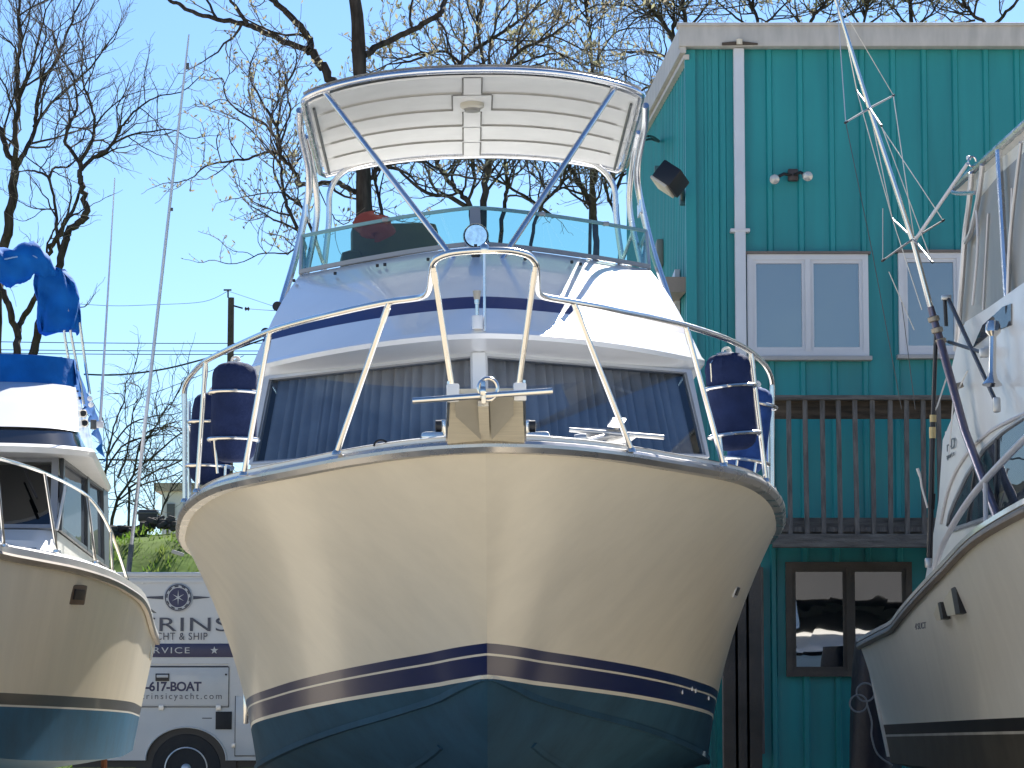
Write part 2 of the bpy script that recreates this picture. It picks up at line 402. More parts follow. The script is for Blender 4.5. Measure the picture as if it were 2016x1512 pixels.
tag(mb.build('dry_brush_litter', mat('dry_straw', (.34, .28, .18), .95, var=.3), smooth=0, recalc=False), kind='stuff')

# ================================================================== MAIN BOAT
MAIN = Matrix.Translation((-.079, 14.0, 0)) @ Matrix.Rotation(R(.93), 4, 'Z') @ Matrix.Rotation(R(-1.0), 4, 'Y')
LM = mk_local(MAIN)
boat = thing('sportfishing_yacht', 'cream hulled flybridge motor yacht with white hardtop and navy stripes, bow towards the viewer', 'yacht', (0, 5, 0), MAIN)
cream_hull = hullmat('cream_hull_with_navy_boot_stripes', 1.75, .060,
    [(0, (.008, .014, .08)), (.047, (.72, .68, .58)), (.058, (.007, .012, .075)), (.150, (.72, .68, .58)), (.170, (.022, .070, .115))],
    (.75, .685, .56), 1.45, .8)
SH = [(0, 0, 2.685), (.10, .27, 2.683), (.5, .66, 2.674), (1, .98, 2.662), (2, 1.46, 2.65), (3, 1.715, 2.615), (4, 1.86, 2.57), (5, 1.955, 2.535), (6, 2.0, 2.515), (8, 2.0, 2.48), (11.3, 1.9, 2.48)]
CHN = [(1.7, 0, 1.57), (2.3, .22, 1.47), (3.0, .50, 1.38), (3.9, .86, 1.28), (5.0, 1.22, 1.16), (6.5, 1.57, 1.0), (8, 1.67, .93), (11.3, 1.68, .9)]
KEEL = [(1.7, 0, 1.57), (2.4, 0, 1.12), (3.4, 0, .78), (4.6, 0, .56), (6.5, 0, .45), (11.3, 0, .42)]
hull, side_pt, bot_pt, sheerpt, sheer_at = make_hull(boat, cream_hull, SH, CHN, KEEL, a=.17, b=.5)
# spray strakes on the bottom
for sd in (-1, 1):
    for v in (.60,):
        path = [bot_pt(u, v, sd) for u in [.24 + .76 * k / 30 for k in range(31)]]
        rb = MB()
        for i, p in enumerate(path): pass
        rb.sweep(path, [(-.03, .02), (.03, .02), (.022, -.008), (-.012, -.004)] if sd < 0 else [(-.03, .02), (.03, .02), (.012, -.004), (-.022, -.008)])
        rb.build('spray_strake', cream_hull, boat, smooth=30)
    path = [bot_pt(u, 1, sd) + Vector((sd * .0, 0, 0)) for u in [.02 + .98 * k / 40 for k in range(41)]]
    MB().sweep(path, [(-.022, .025), (.018, .025), (.018, -.012), (-.022, -.012)]).build('chine_rail', cream_hull, boat, smooth=30)
# deck with crown, toe rail and rub rail
US = [i / 70 for i in range(71)]
rows = []
for u in US[1:]:
    l, r_ = sheerpt(u, -1), sheerpt(u, 1)
    rows.append([l.lerp(r_, k / 12) + Vector((0, 0, .05 + .10 * math.sin(math.pi * k / 12) * min(1, abs(r_.x) / 1.2))) for k in range(13)])
MB().grid(rows).build('deck', white, boat)
full = [sheerpt(u, -1) for u in reversed(US)] + [sheerpt(u, 1) for u in US[1:]]
def out_sweep(path, prof, name, m_, parent): return MB().sweep(path, [(-a, b) for a, b in prof]).build(name, m_, parent, smooth=35)
# along the path from port aft round the bow to starboard aft the outward side is tangent x up reversed
railm = mat('worn_steel_rub_rail', (.50, .48, .46), .3, .85, var=.12, vscale=5, rvar=.08)
out_sweep(full, [(0, -.036), (-.016, -.036), (-.036, -.010), (-.036, .006), (-.024, .022), (0, .028), (.05, .028), (.05, -.036)], 'rub_rail', railm, boat)
out_sweep(full, [(.05, .028), (.012, .031), (.012, .05), (.05, .062), (.13, .062), (.13, .028)], 'toe_rail', white, boat)
for i, u in enumerate([k / 40 for k in range(1, 40)]): pass
# ---- superstructure: stacked level curves
def level(s0, s1, t1, z, p, n=24, aft=9.9, na=8, zc=0.0):
    pts = []
    for i in range(-n, n + 1):
        v = i / n; pts.append(Vector((t1 * v, s0 + (s1 - s0) * abs(v) ** p, z + zc * (1 - v * v))))
    lft = [Vector((-t1, aft + (s1 - aft) * k / na, z)) for k in range(na)]
    rgt = [Vector((t1, s1 + (aft - s1) * (k + 1) / na, z)) for k in range(na)]
    return lft + pts + rgt
c0 = level(3.74, 4.88, 1.53, 2.52, 1.1)
c1 = level(3.91, 5.0, 1.51, 2.985, 1.0)
c1b = level(3.92, 5.01, 1.505, 3.0, 1.0)
MB().grid([c0, c1, c1b]).build('trunk_cabin', white, boat, smooth=30)
c2 = level(4.15, 5.35, 1.425, 3.617, 1.0)
cl = level(3.84, 5.52, 1.54, 3.675, 1.7)
cl2 = level(3.825, 5.52, 1.545, 3.705, 1.7)
ct = level(3.87, 5.56, 1.525, 3.735, 1.7)
c2x = level(4.12, 5.36, 1.44, 3.622, 1.0)
MB().grid([c2, c2x, cl, cl2, ct]).build('brow', white, boat, smooth=30)
rfb = MB(); rfb.v = [p + Vector((0, .0, .012)) for p in c2]; rfb.f = [list(range(len(c2)))]; rfb.m = [0]; rfb.build('cabin_roof', white, boat, smooth=0)
# side cabin walls aft of the windscreen
wl = MB()
for sd in (-1, 1):
    wl.add([(sd * 1.505, 5.0, 3.0), (sd * 1.505, 9.9, 3.0), (sd * 1.425, 9.9, 3.62), (sd * 1.425, 5.33, 3.62)], [(0, 1, 2, 3)])
wl.add([(-1.5, 9.9, 2.5), (1.5, 9.9, 2.5), (1.44, 9.9, 3.66), (-1.44, 9.9, 3.66)], [(0, 1, 2, 3)])
wl.build('cabin_wall', white, boat, smooth=0)
# flybridge front, navy stripe by rows, coaming top
NB = 14; rows = []
cf = level(5.58, 6.78, 1.27, 4.515, 1.3)
fr = [0, .04, .10, .19, .195, .30, .305, .4, .5, .6, .7, .8, .9, 1.0]
for t in fr:
    row = []
    for a, b in zip(ct, cf):
        p = a.lerp(b, t); p.z += .05 * math.sin(math.pi * t); row.append(p)
    rows.append(row)
fb = MB(); n = len(rows[0])
for i in range(len(rows) - 1):
    fb.mi = 1 if 3 <= i < 6 else 0
    k = len(fb.v); fb.v += rows[i] + rows[i + 1]
    for j in range(n - 1): fb.f.append([k + j, k + j + 1, k + n + j + 1, k + n + j]); fb.m.append(fb.mi)
cf2 = level(5.64, 6.80, 1.20, 4.53, 1.3); cin = level(5.7, 6.85, 1.17, 3.80, 1.3)
fb.mi = 0; fb.grid([cf, cf2, cin])
# sole and aft panel
fb.add([(-1.2, 9.9, 3.80), (1.2, 9.9, 3.80), (1.14, 6.5, 3.79), (.6, 5.9, 3.79), (-.6, 5.9, 3.79), (-1.14, 6.5, 3.79)], [(0, 1, 2, 3, 4, 5)])
fbo = fb.build('flybridge', [white, navy], boat, smooth=30)
bmw = bmesh.new(); bmw.from_mesh(fbo.data); bmesh.ops.remove_doubles(bmw, verts=bmw.verts, dist=.0005); bmw.to_mesh(fbo.data); bmw.free(); fbo.data.shade_smooth(); fbo.data.set_sharp_from_angle(angle=R(30))
# small dark vents / screws on the face
def face_pt(px, py):
    best = None
    for s in [5.0 + .05 * k for k in range(50)]:
        p = LM(px, py, s)
        # s on the face at this x,z
        t = (p.z - 3.745) / .77
        v = abs(p.x) / lerp(1.525, 1.27, t)
        sf = lerp(3.87 + 1.69 * min(1, v) ** 1.7, 5.58 + 1.2 * min(1, v) ** 1.3, t)
        if best is None or abs(sf - s) < best[0]: best = (abs(sf - s), p)
    return best[1] + Vector((0, -.01, .045))
for px, py in ((660, 551), (743, 536), (758, 534), (843, 524), (1034, 523), (1126, 529), (1143, 533), (579, 565)):
    MB().bbox(face_pt(px, py), (.022, .02, .022), .005).build('snap_fitting', black, boat)
# ---- front windows: frame, glass, pleated curtain
def wedge_wall(sd):
    """corners of the window wall on one side: bottom centre, bottom edge, top edge, top centre"""
    return (Vector((sd * .0, 3.92, 3.0)), Vector((sd * 1.505, 5.01, 3.0)), Vector((sd * 1.425, 5.35, 3.617)), Vector((sd * .0, 4.15, 3.617)))
def bil(q, a, b): return q[0].lerp(q[1], a).lerp(q[3].lerp(q[2], a), b)
for sd in (-1, 1):
    q = wedge_wall(sd); nrm = (q[1] - q[0]).cross(q[3] - q[0]).normalized() * (1 if sd > 0 else -1)
    if nrm.y > 0: nrm = -nrm
    A0, A1, B0, B1 = .030, .984, .022, .965
    inner = [bil(q, A0, B0), bil(q, A1, B0), bil(q, A1 - .012, B1), bil(q, A0, B1)]; outer = [q[0], q[1], q[2], q[3]]
    fm = MB()
    for d in (0, .03):
        pass
    vs = outer + inner + [p + nrm * .02 for p in outer] + [p + nrm * .02 for p in inner] + [p - nrm * .03 for p in inner]
    fs = []
    for i in range(4):
        j = (i + 1) % 4
        fs += [(8 + i, 8 + j, 12 + j, 12 + i), (12 + i, 12 + j, 16 + j, 16 + i), (i, j, 8 + j, 8 + i)]
    fm.add(vs, fs)
    wf = fm.build('front_window', mat('window_frame_gelcoat', (.60, .61, .62), .3) if sd < 0 else MATS['window_frame_gelcoat'], boat, smooth=0)
    tr = MB(); tr.tube([p + nrm * .012 for p in inner], .009, 6, closed=True); tr.build('gasket', midgrey, wf)
    MB().add([p - nrm * .006 for p in inner], [(0, 1, 2, 3)]).build('pane', glass_cab, wf, smooth=0)
    rows = []; NX = 260
    rg = random.Random(3 + sd); ph = [rg.uniform(-.6, .6) for _ in range(60)]
    for bt in (0.0, .25, .5, .75, 1.0):
        row = []
        for i in range(NX + 1):
            a = i / NX; k = a * 21; f = -2.2 * abs(math.sin(math.pi * k + .5 * math.sin(k * 1.7) + .25 * bt * ph[int(k) + 3])) ** .65
            amp = .040 * (.6 + .4 * abs(ph[int(k) + 1])) * (1 - .3 * bt)
            row.append(bil(q, .02 + .96 * a + .004 * ph[int(k) + 2] * (1 - bt), .015 + 1.01 * bt) - nrm * (.125 + amp * f))
        rows.append(row)
    MB().grid(rows).build('curtain', curtain, wf, smooth=60, recalc=False)
mu = MB(); mu.prism([(-.044, 3.925, 2.99), (.044, 3.925, 2.99), (.040, 4.15, 3.62), (-.040, 4.15, 3.62)], (0, -.035, -.0)); mu.build('window_mullion', white, boat, smooth=0)
# dark void behind the curtains
MB().box((0, 7.6, 3.12), (2.6, 4.2, .9)).build('cabin_interior', darkint, boat, smooth=0)
# ---- flybridge windscreen
wb = [p + Vector((0, .015, .012)) for p in level(5.58, 6.78, 1.265, 4.515, 1.3, aft=7.6, na=3)]
wt = level(5.74, 6.88, 1.255, 4.815, 1.3, aft=7.45, na=3)
wsn = MB(); wsn.grid([wb, [a.lerp(b, .5) for a, b in zip(wb, wt)], wt])
ws = wsn.build('flybridge_windscreen', glass_fly, boat, recalc=False)
MB().sweep(wb, [(-.012, 0), (.012, 0), (.012, .030), (-.012, .030)]).build('windscreen_base_trim', midgrey, ws, smooth=30)
MB().sweep(wt, [(-.008, -.012), (.008, -.012), (.008, .012), (-.008, .012)]).build('windscreen_top_trim', mat('tinted_top_trim', (.18, .32, .33), .3, .2), ws, smooth=30)
mm = MB(); i0 = len(wb) // 2
b_, t_ = wb[i0], wt[i0]
mm.prism([b_ + Vector((-.075, -.02, 0)), b_ + Vector((.075, -.02, 0)), b_.lerp(t_, .35) + Vector((.04, -.02, 0)), t_ + Vector((.035, -.02, 0)), t_ + Vector((-.035, -.02, 0)), b_.lerp(t_, .35) + Vector((-.04, -.02, 0))], (0, .035, 0))
mm.build('windscreen_mullion', midgrey, ws, smooth=0)
for k in (3, len(wb) - 4):
    MB().tube([wb[k], wt[k]], .014, 8).build('windscreen_end_post', dullal, ws)
for dx in (.48, -.62, .95):
    k = min(range(len(wt)), key=lambda i: abs(wt[i].x - dx) + (0 if wt[i].y < 6.6 else 9))
    MB().bbox(wt[k] + Vector((0, -.01, .0)), (.05, .04, .03), .008).build('windscreen_clip', midgrey, ws)
# wind deflector mounts seen through the glass: helm pod on the bridge
hp = MB(); hp.bbox((.25, 7.2, 4.15), (.9, .5, .68), .06); hp.build('helm_console', white, boat)
# helm seat with a high back
hs = MB(); hs.bbox((-.60, 7.6, 4.52), (.66, .16, 1.02), .07, Matrix.Rotation(R(-8), 3, 'X')); hs.bbox((-.60, 7.45, 4.05), (.64, .55, .35), .06)
hs.build('helm_seat', olive, boat)
hs2 = MB(); hs2.bbox((-.92, 7.52, 4.45), (.17, .2, .7), .07); hs2.build('seat_armrest', olive, boat)
# ---- hardtop
def htz(s, x):  # underside height
    return lerp(5.815, 5.76, (s - 6.0) / 2.9) - .155 * (abs(x) / 1.22) ** 2.3
S0, S1 = 6.05, 8.9; TW = 1.17
def ht_front(x): return .40 * (1 - max(0, 1 - min(1, abs(x) / (TW * 1.035)) ** 3.2) ** (1 / 3.2))
nx = 48
rows = []; NP = 5
edges = [S0 + .05 + (S1 - S0 - .1) * (k / NP) for k in range(NP + 1)]
for k in range(NP):
    a, b = edges[k], edges[k + 1]
    for t, dz in ((0.0, .012), (.02, .0), (.5, -.001), (.66, .008), (.98, .012), (.985, .03)):
        s = lerp(a, b, t)
        rows.append([Vector((TW * (2 * i / nx - 1), s + ht_front(TW * (2 * i / nx - 1)) * (1 - (s - S0) / (S1 - S0)), htz(s, TW * (2 * i / nx - 1)) + dz)) for i in range(nx + 1)])
MB().grid(rows).build('hardtop_liner', htop, boat, smooth=25)
rows = [[Vector((1.03 * TW * (2 * i / nx - 1), s + ht_front(TW * (2 * i / nx - 1)) * (1 - (s - S0) / (S1 - S0)), htz(s, TW * (2 * i / nx - 1)) + .075)) for i in range(nx + 1)] for s in (S0, S0 + .7, S0 + 1.4, S0 + 2.1, S1)]
MB().grid(rows).build('hardtop_roof', white, boat)
seamm = mat('liner_seam_shade', (.16, .16, .155), .7)  # dark strips: shade of the panel grooves put in as colour
for k in range(1, NP):
    rows = []
    for ds, dz in ((-.014, -.004), (.012, .002)):
        rows.append([Vector((1.08 * (2 * i / 40 - 1), edges[k] + ds + ht_front(1.08 * (2 * i / 40 - 1)) * (1 - (edges[k] - S0) / (S1 - S0)), htz(edges[k], 1.08 * (2 * i / 40 - 1)) + dz)) for i in range(41) if abs(2 * i / 40 - 1) > .08])
    MB().grid(rows).build('liner_seam_shade', seamm, boat, smooth=0)
# centre covers and dome light
for k in range(NP):
    a, b = edges[k], edges[k + 1]
    wd = .28 if k == 1 else .125
    pts = [];
    for s in (a + .02, lerp(a, b, .55), b - .03): pts.append(s)
    cm = MB(); cm.grid([[Vector((x, s, htz(s, x) - (.009 if abs(x) <= wd / 2 + 1e-6 else -.02))) for x in (-wd / 2 - .004, -wd / 2, 0, wd / 2, wd / 2 + .004)] for s in [a + .01] + pts + [b - .01]])
    lc = cm.build('liner_cover', htop, boat, smooth=20)
    for sg in (-1, 1): MB().box((sg * (wd / 2 + .006), (a + b) / 2 - .01, htz((a + b) / 2, wd / 2) - .004), (.010, b - a - .10, .012), Matrix.Rotation(math.atan2(htz(b, 0) - htz(a, 0), b - a), 3, 'X')).build('cover_seam', seamm, lc, smooth=0)
sL = lerp(edges[1], edges[2], .5); zL = htz(sL, 0) - .014
dl = MB(); dl.lathe([(.088, .01), (.088, -.022), (.07, -.035)], (0, sL, zL), n=24); dlo = dl.build('dome_light', mat('cream_plastic', (.55, .53, .46), .4), boat)
MB().lathe([(.066, -.03), (.055, -.055), (.0, -.062)], (0, sL, zL), n=20).build('diffuser', mat('lamp_diffuser', (.26, .26, .25), .3), dlo)
# perimeter tube
front = [Vector((TW * 1.035 * math.sin(a_), S0 + ht_front(TW * 1.035 * math.sin(a_)) - .02, htz(S0, TW * math.sin(a_)) + .03)) for a_ in [math.pi * (i / 50 - .5) for i in range(51)]]
def ring(side): return [Vector((side * TW * 1.035, S0 + .40 + (S1 - S0 - .45) * k / 8, htz(S0 + .40 + (S1 - S0 - .45) * k / 8, TW * 1.035) + .03)) for k in range(1, 9)]
back = [Vector((TW * 1.0 * (1 - 2 * i / 30), S1 + .02, htz(S1, TW * (1 - 2 * i / 30)) + .01)) for i in range(31)]
MB().tube(front + ring(1) + back + list(reversed(ring(-1))), .023, 10, closed=True).build('hardtop_frame', alu, boat)
# legs: two raked pairs each side, plus an arched rear frame
for sd in (-1, 1):
    def X(a): return sd * a
    MB().tube(smoothpath([(X(1.235), 6.35, 5.64), (X(1.24), 6.6, 5.52), (X(1.20), 6.85, 5.30), (X(1.215), 6.95, 5.1), (X(1.30), 6.95, 4.7), (X(1.39), 6.9, 4.38), (X(1.44), 6.85, 4.18)]), .026, 10).build('hardtop_leg', alu, boat)
    MB().tube(smoothpath([(X(1.235), 7.15, 5.60), (X(1.20), 7.35, 5.42), (X(1.17), 7.45, 5.1), (X(1.24), 7.45, 4.7), (X(1.33), 7.4, 4.3), (X(1.36), 7.4, 4.1)]), .024, 10).build('hardtop_leg', alu, boat)
    MB().tube(smoothpath([(X(.80), 8.85, 5.72), (X(1.0), 8.85, 5.66), (X(1.13), 8.85, 5.5), (X(1.15), 8.85, 5.2), (X(1.22), 8.85, 4.6), (X(1.28), 8.85, 3.85)], 6), .024, 10).build('hardtop_leg', alu, boat)
    MB().tube([(X(1.20), 7.45, 4.92), (X(1.20), 8.85, 4.92)], .016, 8).build('hardtop_brace', alu, boat)
    MB().box((X(1.215), 7.0, 5.0), (.012, .3, .09)).build('leg_bracket', alu, boat)
    MB().tube([(X(1.135), s_, htz(s_, 1.135) - .018) for s_ in (6.4, 7.0, 7.6, 8.2, 8.75)], .011, 6).build('grab_rail', darkgrey, boat)
    top = LM(640 if sd < 0 else 1211, 182 if sd < 0 else 172, 6.16); bot = LM(912 if sd < 0 else 972, 534, 5.33)
    MB().tube([top, bot], .021, 10).build('hardtop_strut', alu, boat)
    f = bot + Vector((X(.005), .03, -.045)); fo = MB(); fo.bbox(f, (.055, .05, .09), .012); fo.tube([f + Vector((-.035, -.03, .03)), f + Vector((.035, -.03, .03))], .014, 8)
    fo.build('strut_foot', steel, boat)
    MB().bbox(top + Vector((0, 0, .01)), (.07, .05, .03), .008).build('strut_clamp', alu, boat)
# ---- searchlight, horns, navigation light, flag staff
c = LM(937, 465, 5.3); sl_ = MB(); sl_.lathe([(.03, .10), (.07, .09), (.085, .04), (.088, 0), (.082, -.02), (.075, -.015)], c, (0, 1, .0), n=24); slo = sl_.build('searchlight', steel, boat)
lens = mat('lamp_reflector', (.8, .8, .78), .12, 1.0, var=.25, vscale=30)
MB().lathe([(.074, .012), (.05, .0), (.02, -.006), (0, -.007)], c + Vector((0, -.015, 0)), (0, -1, 0), n=24).build('lens', lens, slo)
b = LM(937, 528, 5.3); MB().lathe([(.075, -.055), (.075, .04), (.065, .05)], b, n=20).build('searchlight_base', white, boat)
MB().lathe([(.03, .0), (.03, .12)], b + Vector((0, 0, .04)), n=12).build('searchlight_stem', black, boat)
b = LM(940, 648, 3.84); nv = MB(); nv.lathe([(.036, 0), (.036, .075), (.03, .085)], b, n=16); nvo = nv.build('navigation_light_base', white, boat)
MB().lathe([(.012, .08), (.012, .16), (.017, .16), (.017, .185)], b, n=10).build('light_stem', steel, nvo)
MB().lathe([(.017, .185), (.02, .19), (.026, .235), (.026, .24)], b, n=12).build('light_cap', mat('lens_cap', (.35, .33, .28), .4), nvo)
a = LM(954, 652, 3.85); bt = LM(955, 503, -.1)
topj = LM(954, 497, 3.85); MB().tube([a, topj], .009, 8).build('flag_staff', alu, boat)
for px, py, s in ((523, 655, 6.0), (546, 603, 6.4)):
    c = LM(px, py, s); h = MB(); h.lathe([(.012, .2), (.018, .08), (.036, 0), (.03, .005)], c, (0, 1, 0), n=14); h.build('air_horn', black, boat)
# ---- pulpit, bow rail
pl = MB()
pl.prism([(-.188, .30, 2.66), (-.172, -.62, 2.835), (-.172, -.64, 2.93), (-.188, .3, 2.78)], (.0, 0, 0)); pl = MB()
sec = lambda s, hw, zb, zt: [(-hw, s, zb), (hw, s, zb), (hw, s, zt), (-hw, s, zt)]
pl.grid([sec(.35, .19, 2.64, 2.74), sec(0, .187, 2.70, 2.80), sec(-.55, .176, 2.835, 2.90), sec(-.64, .172, 2.862, 2.895)], closed=True)
k = len(pl.v); pl.f.append([k - 1, k - 2, k - 3, k - 4]); pl.m.append(0); pl.f.append([0, 1, 2, 3]); pl.m.append(0)
plo = pl.build('bow_pulpit', pulpit_m, boat, smooth=30)
for sd in (-1, 1):
    ck = MB(); ck.prism([(sd * .196, .02, 2.70), (sd * .182, -.60, 2.84), (sd * .182, -.66, 2.87), (sd * .182, -.66, 2.93), (sd * .196, .02, 2.78)], (-.012 * sd, 0, 0)); ck.build('pulpit_cheek', steel, plo, smooth=0)
    MB().bbox((sd * .155, -.655, 2.875), (.06, .04, .085), .01).build('pulpit_end_cap', white, plo)
rail_px = [(363, 800, 3.3), (363, 772, 3.2), (368, 752, 3.1), (383, 731, 2.9), (405, 711, 2.4), (463, 682, 1.9), (531, 652, 1.3), (590, 634, .95), (647, 620, .65), (707, 606, .45), (767, 594, .28), (805, 589, .16), (829, 585, .08), (840, 579, -.02), (846, 566, -.15), (849, 542, -.35), (852, 523, -.5), (856, 514, -.54), (864, 507, -.58), (885, 499, -.63), (915, 495, -.66), (953, 493, -.68),
    (990, 493, -.66), (1013, 495, -.63), (1038, 502, -.58), (1049, 511, -.54), (1055, 522, -.5), (1057, 545, -.35), (1058, 570, -.15), (1062, 580, -.02), (1073, 585, .08), (1095, 589, .16), (1129, 595, .28), (1180, 604, .45), (1227, 614, .65), (1287, 626, .95), (1350, 641, 1.3), (1432, 668, 1.9), (1478, 693, 2.4), (1503, 715, 2.9), (1515, 735, 3.1), (1520, 755, 3.2), (1520, 790, 3.3)]
MB().tube(smoothpath([LM(*q) for q in rail_px], 4), .0165, 10).build('bow_rail', steel, boat)
st = [((663, 891, .55), (767, 594, .28)), ((480, 933, 1.42), (531, 652, 1.3)), ((388, 966, 2.45), (405, 711, 2.4)), ((364, 985, 3.2), (363, 775, 3.2)), ((893, 782, -.30), (853, 524, -.5)),
      ((1243, 886, .55), (1129, 595, .28)), ((1424, 915, 1.42), (1350, 641, 1.3)), ((1508, 945, 2.45), (1478, 693, 2.4)), ((1521, 962, 3.2), (1520, 755, 3.2)), ((1019, 780, -.30), (1054, 524, -.5))]
for f, t in st:
    a, b = LM(*f), LM(*t)
    s_ = MB(); s_.tube([a, b], .0145, 10); s_.tube([b.lerp(a, .04), b.lerp(a, .13)], .0175, 10); s_.lathe([(.026, 0), (.024, .012), (.016, .022)], a - Vector((0, 0, .01)), n=14)
    s_.build('rail_stanchion', steel, boat)
MB().lathe([(.02, 0), (.024, .015), (.02, .035), (.008, .045)], LM(954, 498, -.68), n=12).build('rail_finial', steel, boat)
# inner rods beside the aft stanchions
for px1, py1, px2, py2 in ((373, 985, 372, 790), (1512, 960, 1511, 780)):
    MB().tube([LM(px1, py1, 3.05), LM(px2, py2, 3.05)], .011, 8).build('fender_rack_post', steel, boat)
# ---- chrome fairleads, pad eye
for sd, px, py in ((-1, 852, 861), (1, 1060, 861)):
    c = LM(px, py, .25); ch = MB(); ch.bbox(c, (.115, .10, .055), .024); ch.bbox(c + Vector((-sd * .05, .02, .05)), (.03, .05, .075), .008); ch.bbox(c + Vector((0, 0, -.035)), (.15, .12, .016), .005)
    ch.build('fairlead', steel, boat)
    MB().lathe([(.0, -.02), (.028, -.015), (.028, .015), (0, .02)], c + Vector((-sd * .03, -.02, .055)), (1, 0, 0), n=14).build('fairlead_roller', black, boat)
c = LM(750, 878, .35); MB().tube([c + Vector((.035 * math.cos(a_), .01, .030 * math.sin(a_))) for a_ in [math.pi * k / 8 for k in range(9)]], .006, 6).build('pad_eye', black, boat)
# hull fittings
def hull_at(px, py, side):
    """point of the hull side that the pixel falls on: nearest of a fine grid to the sight line"""
    o = MAIN.inverted() @ CAM; d = (MAIN.inverted().to_3x3() @ ray(px, py)).normalized(); best = None
    for i in range(10, 81):
        for j in range(33):
            p = side_pt(i / 80, j / 32, side); v = p - o; e = (v - d * v.dot(d)).length + .002 * v.length
            if best is None or e < best[0]: best = (e, p)
    return best[1]
c = hull_at(1452, 1159, 1)
hv = MB(); hv.bbox(c, (.012, .17, .085), .004, Matrix.Rotation(R(-12), 3, 'Z') @ Matrix.Rotation(R(22), 3, 'Y')); hvo = hv.build('hull_vent', dullal, boat)
MB().bbox(c + Vector((.006, -.004, -.002)), (.012, .11, .055), .004, Matrix.Rotation(R(-12), 3, 'Z') @ Matrix.Rotation(R(22), 3, 'Y')).build('vent_opening', black, hvo)
for px, py in ((1348, 1357), (1358, 1361), (1367, 1362), (1396, 1371)):
    c = hull_at(px, py, 1); MB().bbox(c + Vector((0, -.004, 0)), (.010, .016, .034), .003).build('hull_fitting', dullal, boat)
# trim rails by the port quarter
for px, py0, py1 in ((484, 1355, 1425), (488, 1300, 1370)):
    a = LM(px - 4, py0, 7.2); b = LM(px + 4, py1, 7.2); q = MB(); q.bbox((a + b) / 2, (.035, .05, (a - b).length), .01); q.build('exhaust_trim', steel, boat)
# ---- fender racks (part of the boat) and fenders (things)
def rack(c, r, tilt, parent_name='fender_rack'):
    pass
def fender(label, m_, top_px, bot_px, s, r, gath=True):
    a, b = LM(*top_px, s), LM(*bot_px, s); ax = (a - b); H = ax.length; ax.normalize()
    t = thing('boat_fender', label, 'fender', b, MAIN, 'covered fenders standing in the bow rail racks')
    bd = MB(); prof = [(.0, .0), (r * .5, .002), (r * .72, .014), (r * .88, .036), (r * .97, .068), (r, .11), (r * 1.01, H * .3), (r * 1.015, H * .5), (r * 1.01, H * .75), (r, H - .12), (r * .985, H - .085), (r * .94, H - .055), (r * .86, H - .03), (r * .72, H - .01), (r * .55, H), (r * .42, H)]
    bd.lathe(prof, b, ax, n=28)
    rg = random.Random(int(top_px[0]))
    for i, p in enumerate(bd.v):
        h = (p - b).dot(ax)
        if h > H - .09:
            rad = (p - b) - ax * h; bd.v[i] = p + rad * (.06 * math.sin(i * 2.7) + rg.uniform(-.03, .03))
    bd.build('cover', m_, t, smooth=50)
    cp = MB(); cp.lathe([(r * .38, H - .004), (r * .38, H + .006), (r * .2, H + .012), (.012, H + .012)], b, ax, n=20); cp.build('end_cap', whitew, t)
    side = ax.orthogonal().normalized()
    rp = MB(); pk = b + ax * (H + .02)
    rp.tube(smoothpath([pk + Vector((-.02, 0, -.01)), pk + Vector((-.014, 0, .012)), pk + Vector((.012, -.01, .015)), pk + Vector((.024, 0, .0)), pk + Vector((.0, -.02, -.005))], 4), .008, 6); rp.build('lanyard', rope, t)
    return t, a, b
def add_ring(a, b, fr_, r):
    p = b.lerp(a, fr_); ax = (a - b).normalized(); u = ax.orthogonal().normalized(); v = ax.cross(u)
    MB().tube([p + (u * math.cos(2 * math.pi * k / 28) + v * math.sin(2 * math.pi * k / 28)) * r for k in range(28)], .0115, 8, closed=True).build('fender_rack_ring', steel, boat)
t, a, b = fender('front navy fender in the rack left of the cabin windows', navyfab, (463, 716), (459, 910), 2.1, .127); add_ring(a, b, .70, .138); add_ring(a, b, .225, .138)
for dx in (-.10, .10): MB().tube([b.lerp(a, .225) + Vector((dx, -.08, 0)), b.lerp(a, -.12) + Vector((dx * .8, -.07, 0))], .008, 6).build('fender_rack_rod', steel, boat)
t, a, b = fender('rear navy fender half hidden behind the one left of the cabin', navyfab, (420, 776), (411, 955), 2.75, .119); add_ring(a, b, .68, .133); add_ring(a, b, .20, .133)
for dx in (-.06, .10): MB().tube([b.lerp(a, .2) + Vector((dx, -.1, 0)), b.lerp(a, -.15) + Vector((dx, -.1, 0))], .008, 6).build('fender_rack_rod', steel, boat)
t, a, b = fender('upright navy fender with gathered top in the rack right of the cabin windows', navyfab, (1430, 698), (1449, 886), 2.1, .128); add_ring(a, b, .65, .142); add_ring(a, b, .155, .142)
MB().tube([a + Vector((-.09, -.07, -.16)), a + Vector((-.095, -.075, -.06)), a + Vector((-.05, -.04, .0)), a + Vector((.0, -.02, .01))], .007, 6).build('fender_rack_rod', steel, boat)
for dx in (-.09,): MB().tube([b.lerp(a, .155) + Vector((dx, -.1, 0)), b.lerp(a, -.1) + Vector((dx, -.1, 0))], .008, 6).build('fender_rack_rod', steel, boat)
lo = b + Vector((.0, -.11, 0)); 
t, a, b = fender('navy fender in a sunlit bright blue behind the navy one on the right rail', bluefab, (1487, 764), (1465, 930), 2.75, .112); add_ring(a, b, .80, .136); add_ring(a, b, .13, .136)
for dx in (-.06, .05): MB().tube([b.lerp(a, .13) + Vector((dx, -.12, 0)), b.lerp(a, -.15) + Vector((dx, -.12, 0))], .008, 6).build('fender_rack_rod', steel, boat)
